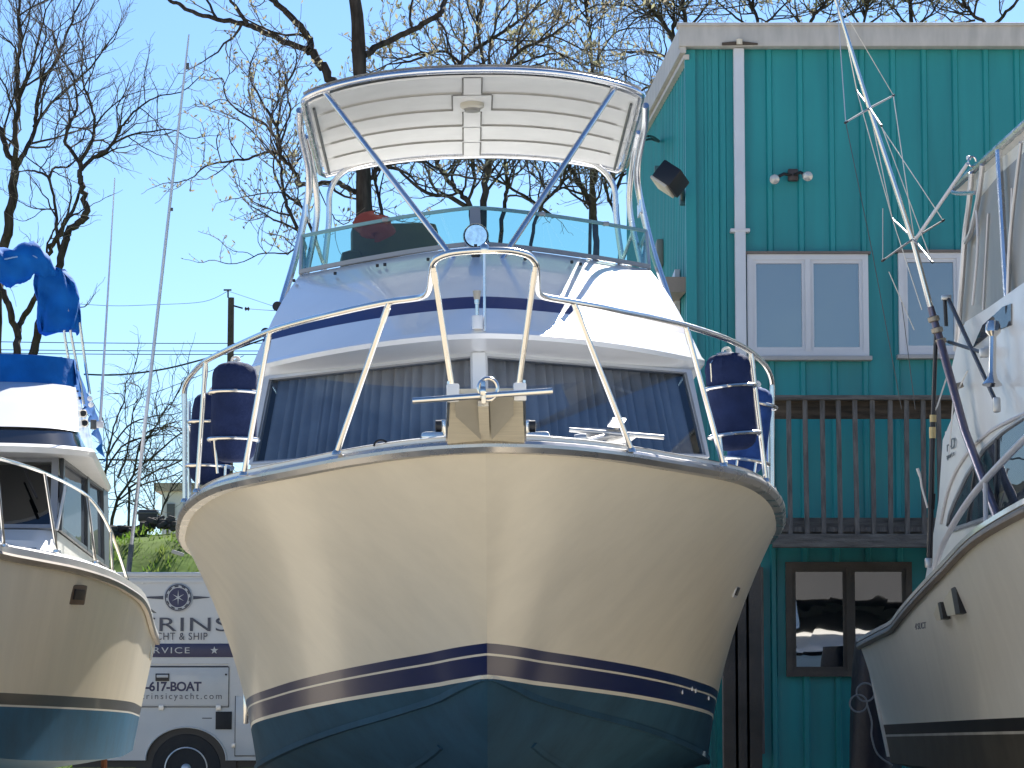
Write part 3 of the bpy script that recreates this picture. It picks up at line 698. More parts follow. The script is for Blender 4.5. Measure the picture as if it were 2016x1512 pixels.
# ---- anchors (things)
def stock_rod(t, p, q, r): MB().tube([p, q], r, 10).build('stock', steel if True else galv, t)
an = thing('plough_anchor', 'polished steel anchor with a long crossbar under the bow pulpit', 'anchor', LM(955, 800, -.7), MAIN)
an.name = 'bow_anchor'; OFF[an.name] = LM(955, 800, -.7)
stock_rod(an, LM(812, 789, -.74), LM(1088, 769, -.74), .0145)
for poly in (((896, 785, -.70), (940, 782, -.70), (947, 866, -.12), (897, 820, -.45)), ((963, 782, -.70), (1011, 781, -.70), (1011, 817, -.45), (968, 866, -.12))):
    fl = MB(); fl.prism([LM(*q) for q in poly], (0, .012, .012)); fl.build('fluke', mat('dull_steel_plate', (.46, .43, .36), .5, .2, var=.1), an, smooth=0)
sh = MB(); sh.prism([LM(941, 800, -.72), LM(962, 800, -.72), LM(964, 864, -.1), LM(945, 864, -.1)], (0, .03, .03)); sh.build('shank', pulpit_m, an, smooth=0)
rc = LM(956, 772, -.72)
rgm = MB(); rgm.tube([rc + Vector((.012 + .044 * math.cos(a_), -.02, .012 + .050 * math.sin(a_))) for a_ in [2 * math.pi * k / 24 for k in range(24)]], .0095, 8, closed=True); rgm.build('shackle', steel, an)
rr = MB(); rr.bbox(rc + Vector((-.01, -.035, -.005)), (.024, .03, .11), .01); rr.lathe([(.034, -.012), (.038, 0), (.034, .012)], rc + Vector((-.012, -.02, 0)), (1, 0, 0), n=18); rr.build('roller', steel, an)
a2 = thing('deck_anchor', 'bright galvanised spare anchor lying in chocks on the foredeck', 'anchor', LM(1200, 870, .9), MAIN)
MB().tube([LM(1121, 846, .9), LM(1307, 861, .9)], .0125, 10).build('stock', galv, a2)
for poly in (((1150, 847, .9), (1205, 852, .9), (1180, 874, 1.25), (1158, 868, 1.1)), ((1205, 852, .9), (1258, 857, .9), (1238, 872, 1.1), (1190, 876, 1.25))):
    MB().prism([LM(*q) for q in poly], (0, .012, .02)).build('fluke', galv, a2, smooth=0)
MB().prism([LM(1196, 840, .88), LM(1223, 842, .88), LM(1233, 826, .98), LM(1207, 825, .98)], (0, .04, .012)).build('crown_plate', galv, a2, smooth=0)
MB().tube([LM(1214, 843, .92), LM(1206, 856, .95), LM(1160, 868, .7)], .016, 8).build('shank', galv, a2)
MB().lathe([(.022, -.03), (.026, 0), (.022, .03)], LM(1143, 863, .72), (1, 0, .1), n=12).build('shackle', galv, a2)
for px in (1150, 1168, 1236):
    MB().tube([LM(px, 881, .72), LM(px + 1, 866, .72)], .010, 6).build('chock', steel, a2)
# red bundle on the helm seat
rb = thing('cloth_bundle', 'red cloth bundle lying over the helm seat behind the flybridge glass', 'cloth', LM(735, 470, 7.3), MAIN)
bd = MB(); cb = LM(737, 446, 7.3)
rows = []
for i in range(13):
    v_ = math.pi * i / 12
    rows.append([cb + Vector(((.15 * math.sin(v_) + .02 * math.sin(3 * a_ + i)) * math.cos(a_) * (1 if 0 < i < 12 else 0), .12 * math.sin(v_) * math.sin(a_), (.085 + .02 * math.sin(2 * a_ + .8)) * math.cos(v_) + .018 * math.cos(a_ * 1.0 + 2))) for a_ in [2 * math.pi * k / 24 for k in range(24)]])
bd.grid(rows, closed=True)
bd.build('cloth', redcloth, rb, smooth=60)
# keel block
kb = thing('keel_block', 'stacked timber keel block under the cream yacht', 'block', (0, 6.5, 0), MAIN)
for i in range(3): MB().bbox((0, 6.5, .07 + .142 * i), (1.0 if i % 2 else .3, .3 if i % 2 else 1.0, .14), .01).build('timber', wood, kb)
# ================================================================== LEFT BOAT
LEFT = Matrix.Translation((-4.27, 18.5, 0)) @ Matrix.Rotation(R(6), 4, 'Z')
LL = mk_local(LEFT)
lb = thing('cabin_cruiser', 'older flybridge cruiser with blue canvas and teal bottom paint, left of the large yacht', 'boat', (0, 5, 0), LEFT)
hm2 = hullmat('beige_hull_with_teal_bottom', 1.485, .018, [(0, (.05, .045, .04)), (.085, (.62, .60, .55)), (.10, (.006, .080, .165))], (.68, .61, .48), 2.8, .5)
SH2 = [(0, 0, 2.62), (.4, .28, 2.58), (1.2, .53, 2.52), (2.4, .84, 2.475), (3.0, 1.05, 2.455), (3.7, 1.27, 2.435), (4.7, 1.51, 2.39), (5.5, 1.64, 2.34), (6.3, 1.73, 2.285), (7.0, 1.775, 2.20), (7.6, 1.79, 2.12), (8.2, 1.80, 2.06), (11, 1.80, 2.0)]
CH2 = [(1.2, 0, 1.3), (2.0, .48, 1.12), (3.0, .84, 1.0), (4.5, 1.18, .95), (6.5, 1.48, .92), (8, 1.57, .91), (11, 1.58, .9)]
KE2 = [(1.2, 0, 1.3), (2.2, 0, 1.0), (3.6, 0, .90), (5.5, 0, .82), (8, 0, .78), (11, 0, .76)]
h2, sp2, bp2, sh2, sa2 = make_hull(lb, hm2, SH2, CH2, KE2, a=.45, b=.5)
rows = []
for u in US[1:]:
    l, r_ = sh2(u, -1), sh2(u, 1)
    rows.append([l.lerp(r_, k / 10) + Vector((0, 0, .04 + .07 * math.sin(math.pi * k / 10))) for k in range(11)])
MB().grid(rows).build('deck', whitew, lb)
full2 = [sh2(u, -1) for u in reversed(US)] + [sh2(u, 1) for u in US[1:]]
out_sweep(full2, [(0, -.035), (-.035, -.035), (-.045, 0), (-.03, .02), (0, .02)], 'rub_rail', mat('worn_rub_rail', (.22, .19, .16), .4, .6, var=.25), lb)
out_sweep(full2, [(.03, .015), (-.025, .02), (-.03, .07), (.02, .10), (.14, .09), (.14, .02)], 'toe_rail', whitew, lb)
def lev(s0, s1, t1, z, p=4, aft=8.8, n=16): return level(s0, s1, t1, z, p, n, aft, 6)
t0 = lev(3.55, 4.0, 1.16, 2.44, 5); t1 = lev(3.75, 4.2, 1.13, 2.66, 5); t2 = lev(4.15, 4.3, 1.12, 2.76, 6)
MB().grid([t0, t1, t2]).build('trunk_cabin', whitew, lb, smooth=30)
# low smoked strip windows along the trunk
for sd in (-1, 1):
    MB().prism([(sd * .45, 3.63, 2.52), (sd * 1.0, 3.68, 2.50), (sd * 1.0, 3.76, 2.585), (sd * .5, 3.70, 2.60)], (0, -.012, .012)).build('trunk_window', pane_boat, lb, smooth=0)
    MB().prism([(sd * 1.17, 4.1, 2.50), (sd * 1.165, 5.9, 2.48), (sd * 1.16, 5.7, 2.52), (sd * 1.15, 4.15, 2.595)], (sd * .012, 0, 0)).build('trunk_window', pane_boat, lb, smooth=0)
# cabin: front windscreen (three panes) and side windows
wf0, wf1 = 4.22, 4.72
cw = MB()
for sd in (-1, 1):
    A = lambda s, z: Vector((sd * lerp(1.13, 1.22, min(1, (s - 4.2) / 4.3) + .0) + sd * .0, s, z))
    side = [(4.25, 2.70), (8.8, 2.45), (8.8, 3.40), (4.75, 3.38)]
    cw.add([Vector((sd * 1.13, 4.27, 2.44)), Vector((sd * 1.36, 8.8, 2.2)), Vector((sd * 1.36, 8.8, 2.65)), Vector((sd * 1.13, 4.27, 2.75))], [(0, 1, 2, 3)])
cw.add([(-1.36, 8.8, 2.1), (1.36, 8.8, 2.1), (1.34, 8.8, 3.4), (-1.34, 8.8, 3.4)], [(0, 1, 2, 3)])
cw.build('cabin_wall', whitew, lb, smooth=0)
for sd in (-1, 1):
    q = [Vector((sd * 1.135, 4.27, 2.76)), Vector((sd * 1.365, 8.8, 2.655)), Vector((sd * 1.34, 8.8, 3.39)), Vector((sd * 1.12, 4.76, 3.37))]
    fm = MB(); cuts = [0, .03, .50, .54, .86, 1.0]
    nr = Vector((sd, -.05, 0)).normalized()
    for a, b in ((0, .025), (.50, .545), (.88, 1.0)): fm.prism([bil(q, a, 0), bil(q, b, 0), bil(q, b, 1), bil(q, a, 1)], nr * .03)
    for a, b in ((0, .05), (.95, 1)): fm.prism([bil(q, .025, a), bil(q, .88, a), bil(q, .88, b), bil(q, .025, b)], nr * .026)
    fo = fm.build('side_window', darkgrey, lb, smooth=0)
    MB().add([bil(q, .02, .02), bil(q, .52, .02), bil(q, .52, .98), bil(q, .02, .98)], [(0, 1, 2, 3)]).build('pane', pane_boat, fo, smooth=0)
    MB().add([bil(q, .52, .02), bil(q, .89, .02), bil(q, .89, .98), bil(q, .52, .98)], [(0, 1, 2, 3)]).build('pane', pane_boat, fo, smooth=0)
fq = [Vector((-1.13, 4.25, 2.76)), Vector((1.13, 4.25, 2.76)), Vector((1.11, 4.74, 3.37)), Vector((-1.11, 4.74, 3.37))]
fm = MB(); nr = Vector((0, -.78, .62))
for a, b in ((0, .02), (.32, .345), (.655, .68), (.975, 1)): fm.prism([bil(fq, a, 0), bil(fq, b, 0), bil(fq, b, 1), bil(fq, a, 1)], nr * .03)
for a, b in ((0, .05), (.94, 1)): fm.prism([bil(fq, 0, a), bil(fq, 1, a), bil(fq, 1, b), bil(fq, 0, b)], nr * .026)
fo = fm.build('windscreen', midgrey, lb, smooth=0)
for a, b in ((.01, .333), (.333, .667), (.667, .99)):
    MB().add([bil(fq, a, .02), bil(fq, b, .02), bil(fq, b, .98), bil(fq, a, .98)], [(0, 1, 2, 3)]).build('pane', glass_dark, fo, smooth=0)
MB().box((0, 6.8, 2.9), (2.1, 3.8, .85)).build('cabin_interior', darkint, lb, smooth=0)
wp = MB(); wp.tube([LL(46, 918, 4.55), LL(72, 978, 4.35)], .008, 6); wp.tube([LL(58, 950, 4.43), LL(73, 981, 4.3)], .013, 6); wp.build('wiper', black, lb)
for px0, py0, px1, py1 in ((104, 1040, 120, 975), (112, 1043, 129, 957)):
    MB().tube([LL(px0, py0, 4.22), LL(px1, py1, 4.55)], .013, 6).build('corner_post', whitew, lb)
b0 = lev(4.70, 4.78, 1.13, 3.37, 6); b1 = lev(4.2, 4.72, 1.38, 3.375, 5); b2 = lev(4.17, 4.70, 1.40, 3.42, 5); b3 = lev(4.25, 4.75, 1.36, 3.45, 5)
MB().grid([b0, b1, b2, b3]).build('brow', whitew, lb, smooth=30)
d0 = lev(4.36, 4.82, 1.28, 3.45, 6); d1 = lev(4.55, 4.95, 1.25, 3.60, 6)
MB().grid([b3, d0]).build('brow_ledge', whitew, lb)
MB().grid([d0, d1]).build('smoked_band', mat('smoked_band', (.03, .03, .034), .12, .3, var=.05, coat=.8), lb)
f0 = lev(4.53, 4.94, 1.255, 3.605, 6); f1 = lev(5.75, 6.1, 1.17, 4.09, 7); f2 = lev(5.82, 6.15, 1.12, 4.10, 7); f3 = lev(5.85, 6.2, 1.10, 3.6, 7)
MB().grid([f0, [a.lerp(b, .5) + Vector((0, 0, .02)) for a, b in zip(f0, f1)], f1, f2, f3]).build('flybridge', white, lb, smooth=30)
MB().box((0, 7.4, 3.55), (2.2, 2.8, .04)).build('flybridge_sole', whitew, lb, smooth=0)
g0 = lev(5.77, 6.12, 1.165, 4.095, 7); g1 = lev(5.88, 6.2, 1.15, 4.34, 7); g2 = lev(6.0, 6.3, 1.05, 4.36, 7)
cm = MB(); cm.grid([g0, [a.lerp(b, .5) + Vector((.006 * math.sin(i), -.012 * math.sin(i * 1.3), 0)) for i, (a, b) in enumerate(zip(g0, g1))], g1, g2])
cm.add([(-1.05, 6.2, 4.36), (1.05, 6.2, 4.36), (1.05, 8.8, 4.30), (-1.05, 8.8, 4.30)], [(0, 1, 2, 3)]); cm.build('console_cover', canvas, lb, smooth=50)
# hanging canvas skirt on the side
sk = [LL(145, 705, 6.2), LL(165, 762, 7.0), LL(190, 810, 8.2), LL(207, 905, 8.7)]; sk2 = [LL(143, 757, 6.1), LL(158, 790, 6.8), LL(182, 835, 8.0), LL(203, 912, 8.7)]
rows = []
for i in range(25):
    k = i / 24 * 3; j = min(2, int(k)); t = k - j; a = sk[j].lerp(sk[j + 1], t); b = sk2[j].lerp(sk2[j + 1], t)
    rows.append([a.lerp(b, q) + Vector((.03 * math.sin(i * 1.9 + q * 2) * (.3 + q), 0, 0)) for q in (0, .33, .66, 1)])
MB().grid(rows).build('canvas_skirt', canvas, lb, smooth=70)
# folded bimini: roll, hanging sack, frame tubes
rl = MB(); rg = random.Random(8)
path = smoothpath([LL(-405, 575, 6.7), LL(-375, 532, 6.6), LL(-300, 522, 6.6), LL(-230, 520, 6.6), LL(-160, 520, 6.6), LL(-80, 522, 6.6), LL(-10, 526, 6.6), LL(35, 520, 6.6), LL(70, 518, 6.6), LL(95, 535, 6.65), LL(112, 565, 6.7)], 6)
rs = [pchip([0, .1, .4, .6, .75, .84, .885, .945, 1], [.09, .14, .15, .155, .17, .12, .09, .085, .07])(i / (len(path) - 1)) for i in range(len(path))]
rl.tube(path, rs, 22)
for i, p in enumerate(rl.v): rl.v[i] = p + Vector((0, .02 * math.sin(p.x * 30 + p.z * 22), .025 * math.sin(p.x * 19) + .015 * math.sin(p.x * 47 + p.y * 30)))
cvo = rl.build('bimini_canvas', canvas, lb, smooth=70)
MB().tube([p + Vector((0, -r_ * .93, r_ * .25)) for p, r_ in zip(path[6:], rs[6:])], .007, 5).build('canvas_piping', mat('canvas_piping', (.25, .4, .6), .6), cvo)
sa = MB(); top = LL(108, 535, 6.7); rows = []
for i in range(15):
    t = i / 14; c_ = LL(lerp(100, 116, min(1, t * 2)), lerp(532, 654, t), 6.7); hw = pchip([0, .2, .5, .85, 1], [.12, .17, .185, .185, .17])(t); dp = hw * .8
    rows.append([c_ + Vector((hw * math.copysign(abs(math.cos(a_)) ** .55, math.cos(a_)), dp * math.sin(a_), .02 * math.sin(a_ * 3 + t * 4))) * 1 + Vector((.012 * math.sin(a_ * 5 + t * 9), .03 * math.sin(a_ * 7 + t * 5) + .02 * math.sin(a_ * 3 - t * 12), 0)) for a_ in [2 * math.pi * k / 36 for k in range(36)]])
sa.grid(rows, closed=True); k = len(sa.v); sa.f.append(list(range(k - 36, k))); sa.m.append(0); sa.build('canvas_sack', canvas, cvo, smooth=70)
for pts in (((122, 598), (127, 660), (143, 757), (152, 828)), ((131, 595), (140, 660), (158, 755), (165, 796)), ((157, 635), (163, 680), (172, 745), (177, 776))):
    MB().tube([LL(px, py, 6.6) for px, py in pts], .0125, 8).build('bimini_tube', steel, lb)
for px, py in ((164, 814), (167, 833)):
    c = LL(px, py, 6.3); hn = MB(); hn.lathe([(.033, -.02), (.037, 0), (.03, .03), (.016, .12), (.012, .25)], c, (0, 1, .1), n=16); hn.build('horn', steel, lb)
    MB().lathe([(.028, 0), (.0, .004)], c + Vector((0, -.022, 0)), (0, -1, 0), n=12).build('horn_throat', black, lb)
MB().bbox(LL(184, 836, 7.2), (.055, .06, .085), .008).build('junction_box', darkgrey, lb)
for px, py in ((177, 785), (179, 797)):
    MB().lathe([(.0, -.02), (.024, -.01), (.024, .01), (0, .02)], LL(px, py, 6.8), (0, 1, 0), n=12).build('frame_knuckle', white, lb)
# bow rail
lr = [(-260, 850, 0.2), (-160, 862, .6), (-60, 886, 1.4), (0, 903, 1.9), (45, 916, 2.5), (88, 931, 3.0), (135, 953, 3.6), (172, 977, 4.1), (198, 1008, 4.6), (218, 1046, 5.0), (235, 1092, 5.3), (253, 1149, 5.75)]
MB().tube(smoothpath([LL(*q) for q in lr], 4), .0135, 8).build('bow_rail', steel, lb)
for f, t in (((112, 1086, 3.4), (88, 931, 3.0)), ((188, 1108, 4.35), (172, 977, 4.1)), ((222, 1128, 5.05), (218, 1046, 5.0)), ((8, 1075, 2.3), (-8, 901, 1.85))):
    q = MB(); a, b = LL(*f), LL(*t); q.tube([a, b], .012, 8); q.lathe([(.03, -.005), (.028, .012), (.014, .02)], a, n=12); q.build('rail_stanchion', steel, lb)
# hull port, antennas, swim platform bracket
def on_side(fn, LX, px, py, s0, s1, side=1):
    best = None
    for i in range(120):
        s = lerp(s0, s1, i / 119); p = LX(px, py, s)
        u = (s / 11.0) ** (1 / 1.5)
        for v in [k / 24 for k in range(25)]:
            q = fn(u, v, side); e = abs(q.x - p.x) + abs(q.z - p.z)
            if best is None or e < best[0]: best = (e, q)
    return best[1]
c = on_side(sp2, LL, 147, 1171, 2.5, 6)
hp_ = MB(); hp_.bbox(c + Vector((.0, -.0, 0)), (.05, .24, .155), .012, Matrix.Rotation(R(-28), 3, 'Z') @ Matrix.Rotation(R(10), 3, 'Y')); hpo = hp_.build('hull_port', mat('bronze_port_frame', (.12, .085, .06), .5, .3), lb)
MB().bbox(c + Vector((.022, -.01, 0)), (.03, .15, .085), .008, Matrix.Rotation(R(-28), 3, 'Z') @ Matrix.Rotation(R(10), 3, 'Y')).build('port_glass', black, hpo)
b = LL(253, 1126, 6.2); t = LL(372, 68, 6.2)
an_ = MB(); an_.tube([b.lerp(t, .045), b.lerp(t, .5), b.lerp(t, .9), t], [.017, .0145, .011, .007], 8); ao = an_.build('outrigger_pole', dullal, lb)
MB().tube([b, b.lerp(t, .05)], .024, 10).build('outrigger_base', mat('dark_base', (.03, .05, .075), .4), ao)
for k in (.67, .94): MB().bbox(b.lerp(t, k) + Vector((.018, 0, 0)), (.03, .015, .03 if k < .8 else .06), .004).build('line_guide', darkgrey, ao)
b = LL(197, 836, 7.6); t = LL(226, 350, 7.6)
an_ = MB(); an_.tube([b, b.lerp(t, .5), t], [.014, .009, .005], 8); ao2 = an_.build('whip_antenna', winframe, lb)
MB().bbox(LL(197, 836, 7.6), (.06, .06, .06), .01).build('antenna_mount', winframe, ao2)
pt = MB(); pt.prism([LL(290, 1193, 9.6), LL(309, 1207, 9.6), LL(290, 1207, 9.6)], (0, .02, 0)); pt.build('platform_bracket', darkgrey, lb, smooth=0)
MB().tube([LL(299, 1205, 9.6), LL(296, 1300, 9.6)], .010, 6).build('ladder_rail', steel, lb)
js = thing('boat_stand', 'rusty boat stand propping the teal bottom of the left cruiser', 'stand', (1.2, 8.4, 0), LEFT)
hd = LL(205, 1488, 8.4); hd.z -= .0
MB().box(hd + Vector((0, 0, .02)), (.3, .3, .035), Matrix.Rotation(R(-25), 3, 'Y')).build('pad', wood, js, smooth=0)
MB().tube([hd, (hd.x, hd.y, .35)], .03, 8).build('screw', rust, js)
for k in range(3):
    a_ = k * 2.094 + .5; MB().tube([(hd.x, hd.y, .55), (hd.x + .42 * math.cos(a_), hd.y + .42 * math.sin(a_), .02)], .024, 6).build('leg', rust, js)
kb = thing('keel_block', 'timber keel block under the left cruiser with the teal bottom', 'block', (0, 6.5, 0), LEFT)
for i in range(4): MB().bbox((0, 6.5, .08 + .155 * i), (1.0 if i % 2 else .3, .3 if i % 2 else 1.0, .15), .01).build('timber', wood, kb)

# ================================================================== RIGHT BOAT
RIGHT = Matrix.Translation((4.9, 11.5, 0)); LRt = mk_local(RIGHT)
def LX(px, py, x):
    d = ray(px, py); o = CAM - Vector((4.9, 11.5, 0)); return o + d * ((x - o.x) / d.x)
rbt = thing('convertible_sportfisher', 'white sportfishing boat with outriggers, cut off by the right edge of the photo', 'boat', (0, 6, 0), RIGHT)
hm3 = hullmat('grey_white_hull_with_black_band', 1.38, .0182, [(0, (.012, .012, .014)), (.082, (.42, .41, .38)), (.10, (.06, .055, .045))], (.74, .72, .66), 4.0, .6, base_s=6.0, uf=0)
SH3 = [(0, 0, 2.7), (.4, .62, 2.66), (1, 1.12, 2.6), (2, 1.68, 2.54), (3, 2.02, 2.50), (4, 2.15, 2.47), (5.7, 2.12, 2.42), (8, 2.03, 2.275), (9.4, 1.99, 2.16), (10.4, 1.975, 2.05), (10.9, 1.97, 1.985), (11.6, 1.97, 1.955), (13, 1.97, 1.89)]
CH3 = [(1.5, 0, 1.5), (2.6, .75, 1.35), (4, 1.35, 1.15), (6, 1.68, 1.0), (8, 1.76, .95), (13, 1.72, .9)]
KE3 = [(1.5, 0, 1.5), (2.6, 0, .95), (4, 0, .7), (6, 0, .6), (13, 0, .6)]
h3, sp3, bp3, sh3, sa3 = make_hull(rbt, hm3, SH3, CH3, KE3, a=.3, b=.5)
rows = []
for u in US[1:]:
    l, r_ = sh3(u, -1), sh3(u, 1)
    rows.append([l.lerp(r_, k / 10) + Vector((0, 0, .03 + .06 * math.sin(math.pi * k / 10))) for k in range(11)])
MB().grid(rows).build('deck', whitew, rbt)
full3 = [sh3(u, -1) for u in reversed(US)] + [sh3(u, 1) for u in US[1:]]
out_sweep(full3, [(0, -.045), (-.012, -.045), (-.028, -.025), (-.028, -.005), (-.014, .015), (0, .02)], 'rub_rail', mat('tan_rub_rail', (.17, .14, .11), .5, var=.2), rbt)
out_sweep(full3, [(.03, .015), (-.02, .02), (-.02, .05), (.03, .06), (.12, .06), (.12, .02)], 'toe_rail', white, rbt)
MB().prism([(-1.93, 13.01, 1.86), (1.93, 13.01, 1.86), (1.75, 13.01, .95), (-1.75, 13.01, .95)], (0, .03, 0)).build('transom', white, rbt, smooth=0)
# deckhouse sides
hx = -1.70
side_poly = [(1815, 1175), (1836, 1060), (1848, 985), (1856, 866), (1882, 804), (1872, 762), (1874, 722), (1886, 672), (1900, 634), (1945, 606), (2016, 556), (2100, 520), (2100, 1010), (2016, 1030), (1900, 1130)]
for sd in (-1, 1):
    pts = [LX(px, py, hx) for px, py in side_poly]
    pts = [Vector((p.x if sd < 0 else -p.x, p.y, p.z)) for p in pts]
    MB().prism(pts, (-sd * .06, 0, 0)).build('deckhouse_side', whitew, rbt, smooth=0)
fh = MB(); fh.prism([(-1.7, 5.2, 2.5), (-1.6, 6.4, 3.35), (1.6, 6.4, 3.35), (1.7, 5.2, 2.5)], (0, .05, 0)); fh.build('deckhouse_front', white, rbt, smooth=0)
MB().box((0, 8.2, 3.38), (3.36, 3.5, .07)).build('deckhouse_roof', white, rbt, smooth=0)
MB().box((0, 8.0, 2.95), (3.2, 3.4, .75)).build('cabin_interior', darkint, rbt, smooth=0)
win = [(1866, 1034), (1870, 1012), (1880, 986), (1904, 935), (1940, 881), (1976, 849), (2016, 822), (2075, 795), (2075, 978), (2016, 996), (1940, 1021), (1872, 1044)]
wm = MB(); wm.prism([LX(px, py, hx - .012) for px, py in win], (.02, 0, 0)); wo = wm.build('side_window', pane_boat, rbt, smooth=0)
MB().tube([LX(px, py, hx - .014) for px, py in win], .016, 6, closed=True).build('window_frame', midgrey, wo)
for (x0, y0, x1, y1) in ((1962, 863, 1960, 1014), (1922, 906, 1905, 1030)): MB().tube([LX(x0, y0, hx - .018), LX(x1, y1, hx - .018)], .012, 6).build('window_bar', darkgrey, wo)
MB().tube(smoothpath([LX(px, py, hx - .01) for px, py in ((1852, 1030), (1868, 960), (1895, 905), (1935, 860), (1980, 832), (2050, 800))], 4), .012, 6).build('house_moulding', winframe, rbt)
MB().prism([LX(px, py, hx - .01) for px, py in ((1915, 684), (1934, 640), (1974, 604), (1990, 598), (1990, 640), (1950, 655))], (.015, 0, 0)).build('wing_window', pane_boat, rbt, smooth=0)
# builder's emblem near the aft edge of the house
def side_text(word, size, px, py, sx=1.0, m_=darkgrey, x=hx - .012):
    c = LX(px, py, x); cu = bpy.data.curves.new('t', 'FONT'); cu.body = word; cu.size = size; cu.align_x = 'CENTER'; cu.align_y = 'CENTER'; cu.extrude = .002
    ob = bpy.data.objects.new('t', cu); COL.objects.link(ob); bpy.context.view_layer.update(); me = bpy.data.meshes.new_from_object(ob); bpy.data.objects.remove(ob)
    me.transform(Matrix.Translation(c - offset_of(rbt)) @ Matrix.Rotation(R(-90), 4, 'Z') @ Matrix.Rotation(R(90), 4, 'X') @ Matrix.Diagonal((sx, 1, 1, 1)))
    me.materials.clear(); me.materials.append(m_); o = bpy.data.objects.new('lettering', me); COL.objects.link(o); o.parent = rbt
side_text('r-D', .11, 1872, 876, 2.6); side_text('sport s', .055, 1871, 896, 2.4)
side_text('4 SUCT', .065, 1812, 1233, 2.6, lettergrey, -2.015)
em = MB(); c = LX(1868, 876, hx - .012)
for k, (dy, dz, w_, h_) in enumerate(((.14, 0, .03, .1), (-.14, .05, .22, .02), (-.14, -.05, .22, .02), (-.25, 0, .02, .1))): em.box(c + Vector((0, dy, dz)), (.006, w_, h_))
# engine-room air vents on the hull side
for poly in (((1872, 1159), (1881, 1154), (1890, 1207), (1881, 1210)), ((1846, 1187), (1851, 1185), (1857, 1218), (1852, 1220))):
    c3 = LX(sum(p[0] for p in poly) / 4, sum(p[1] for p in poly) / 4, -2.0)
    q = [LX(px, py, c3.x - .012) for px, py in poly]
    vt = MB(); vt.prism(q, (.05, 0, 0)); vo = vt.build('air_vent', black, rbt, smooth=0)
    w_ = (q[0] - q[1]).length; sc = MB(); sc.prism([q[0], q[3], q[3] + Vector((.004, w_ * 1.9, .0)), q[0] + Vector((.004, w_ * 1.9, -.07))], (.03, 0, 0)); sc.build('vent_scoop', cream, vo, smooth=0)
# side-deck rail
rr_ = [(1836, 1150, 9.6), (1846, 1098, 9.2), (1868, 1048, 8.7), (1904, 990, 7.8), (1940, 945, 6.9), (1980, 902, 6.1), (2016, 865, 5.4), (2080, 800, 4.4)]
MB().tube(smoothpath([LRt(*q) for q in rr_], 4), .0225, 10).build('side_rail', winframe, rbt)
a, b = LRt(1940, 945, 6.9), LRt(1941, 1040, 6.9); MB().tube([a, b], .016, 8).build('rail_stanchion', winframe, rbt)
MB().bbox(LRt(1823, 1225, 11.0), (.07, .2, .06), .02).build('bow_cleat' if False else 'cleat', black, rbt)
# flybridge: coaming, curtains, tubes, hardtop
cx = -1.50
cur = [(1892, 640), (1900, 520), (1908, 440), (1925, 395), (1966, 345), (2016, 300), (2110, 215), (2110, 560), (2016, 590), (1945, 612)]
ct_ = MB(); pts = [LX(px, py, cx) for px, py in cur]; ct_.prism(pts, (.01, 0, 0)); cto = ct_.build('clear_curtain', vinylclear, rbt, smooth=0)
for px0, py0, px1, py1 in ((1945, 420, 1935, 610), (1992, 370, 1985, 590)): MB().tube([LX(px0, py0, cx - .01), LX(px1, py1, cx - .01)], .008, 5).build('curtain_zip', winframe, cto)
MB().prism([(cx, LX(1925, 395, cx).y - .0, LX(1925, 395, cx).z), (1.5, LX(1925, 395, cx).y, LX(1925, 395, cx).z), (1.5, LX(1892, 640, cx).y, LX(1892, 640, cx).z), (cx, LX(1892, 640, cx).y, LX(1892, 640, cx).z)], (0, .01, 0)).build('clear_curtain', vinylclear, rbt, smooth=0)
pA, pB = LX(1874, 378, -1.52), LX(2030, 240, -1.52)
rf = MB(); rf.prism([pA, pB, Vector((1.5, pB.y, pB.z)), Vector((1.5, pA.y, pA.z))], (0, 0, .05)); rf.build('flybridge_hardtop', whitew, rbt, smooth=0)
MB().tube([pA + Vector((.2, .1, .03)), pA + Vector((.0, 0, .02)), pB + Vector((0, 0, .02))], .028, 8).build('hardtop_edge_tube', alu, rbt)
MB().prism([LX(1921, 395, -1.49), LX(2030, 297, -1.49), LX(2030, 262, -1.49), LX(1921, 355, -1.49)], (.03, 0, 0)).build('hardtop_fascia', pulpit_m, rbt, smooth=0)
for pts, r_, m_ in (([(1913, 340), (1908, 400), (1900, 462), (1893, 560), (1882, 690)], .022, dullal), ([(1934, 324), (1929, 370), (1922, 410), (1912, 455), (1901, 476)], .020, dullal),
                    ([(1966, 296), (1974, 440), (1981, 558), (1988, 650), (1996, 705), (2012, 742), (2040, 760)], .024, alu), ([(2010, 280), (1998, 380), (1990, 455), (1986, 520), (1984, 590)], .014, dullal), ([(1921, 400), (1925, 480), (1915, 600)], .010, winframe)):
    MB().tube(smoothpath([LX(px, py, cx - .04) for px, py in pts], 4), r_, 8).build('hardtop_tube', m_, rbt)
c = LX(1914, 318, -1.6); MB().tube([c + Vector((.028 * math.cos(k * .4), .0, .036 * math.sin(k * .4))) for k in range(14)], .008, 6).build('rod_ring', steel, rbt)
MB().lathe([(.0, -.02), (.018, -.01), (.018, .012), (0, .02)], LX(1907, 311, -1.6), n=10).build('rod_tip', white, rbt)
MB().tube(smoothpath([LX(px, py, -1.55) for px, py in ((1872, 372), (1876, 379), (1895, 381), (1921, 379))], 4), .016, 8).build('hardtop_rim', steel, rbt)
# loud hailer
c = LX(1955, 648, -1.78); hl = MB(); hl.lathe([(.038, .05), (.05, .02), (.05, -.02), (.022, -.05), (.024, -.28), (.035, -.33), (.06, -.36), (.066, -.37)], c, (.05, .1, 1), n=16); hl.build('hailer_horn', steel, rbt)
MB().bbox(LX(1945, 690, -1.74), (.06, .05, .05), .01).build('hailer_bracket', galv, rbt)
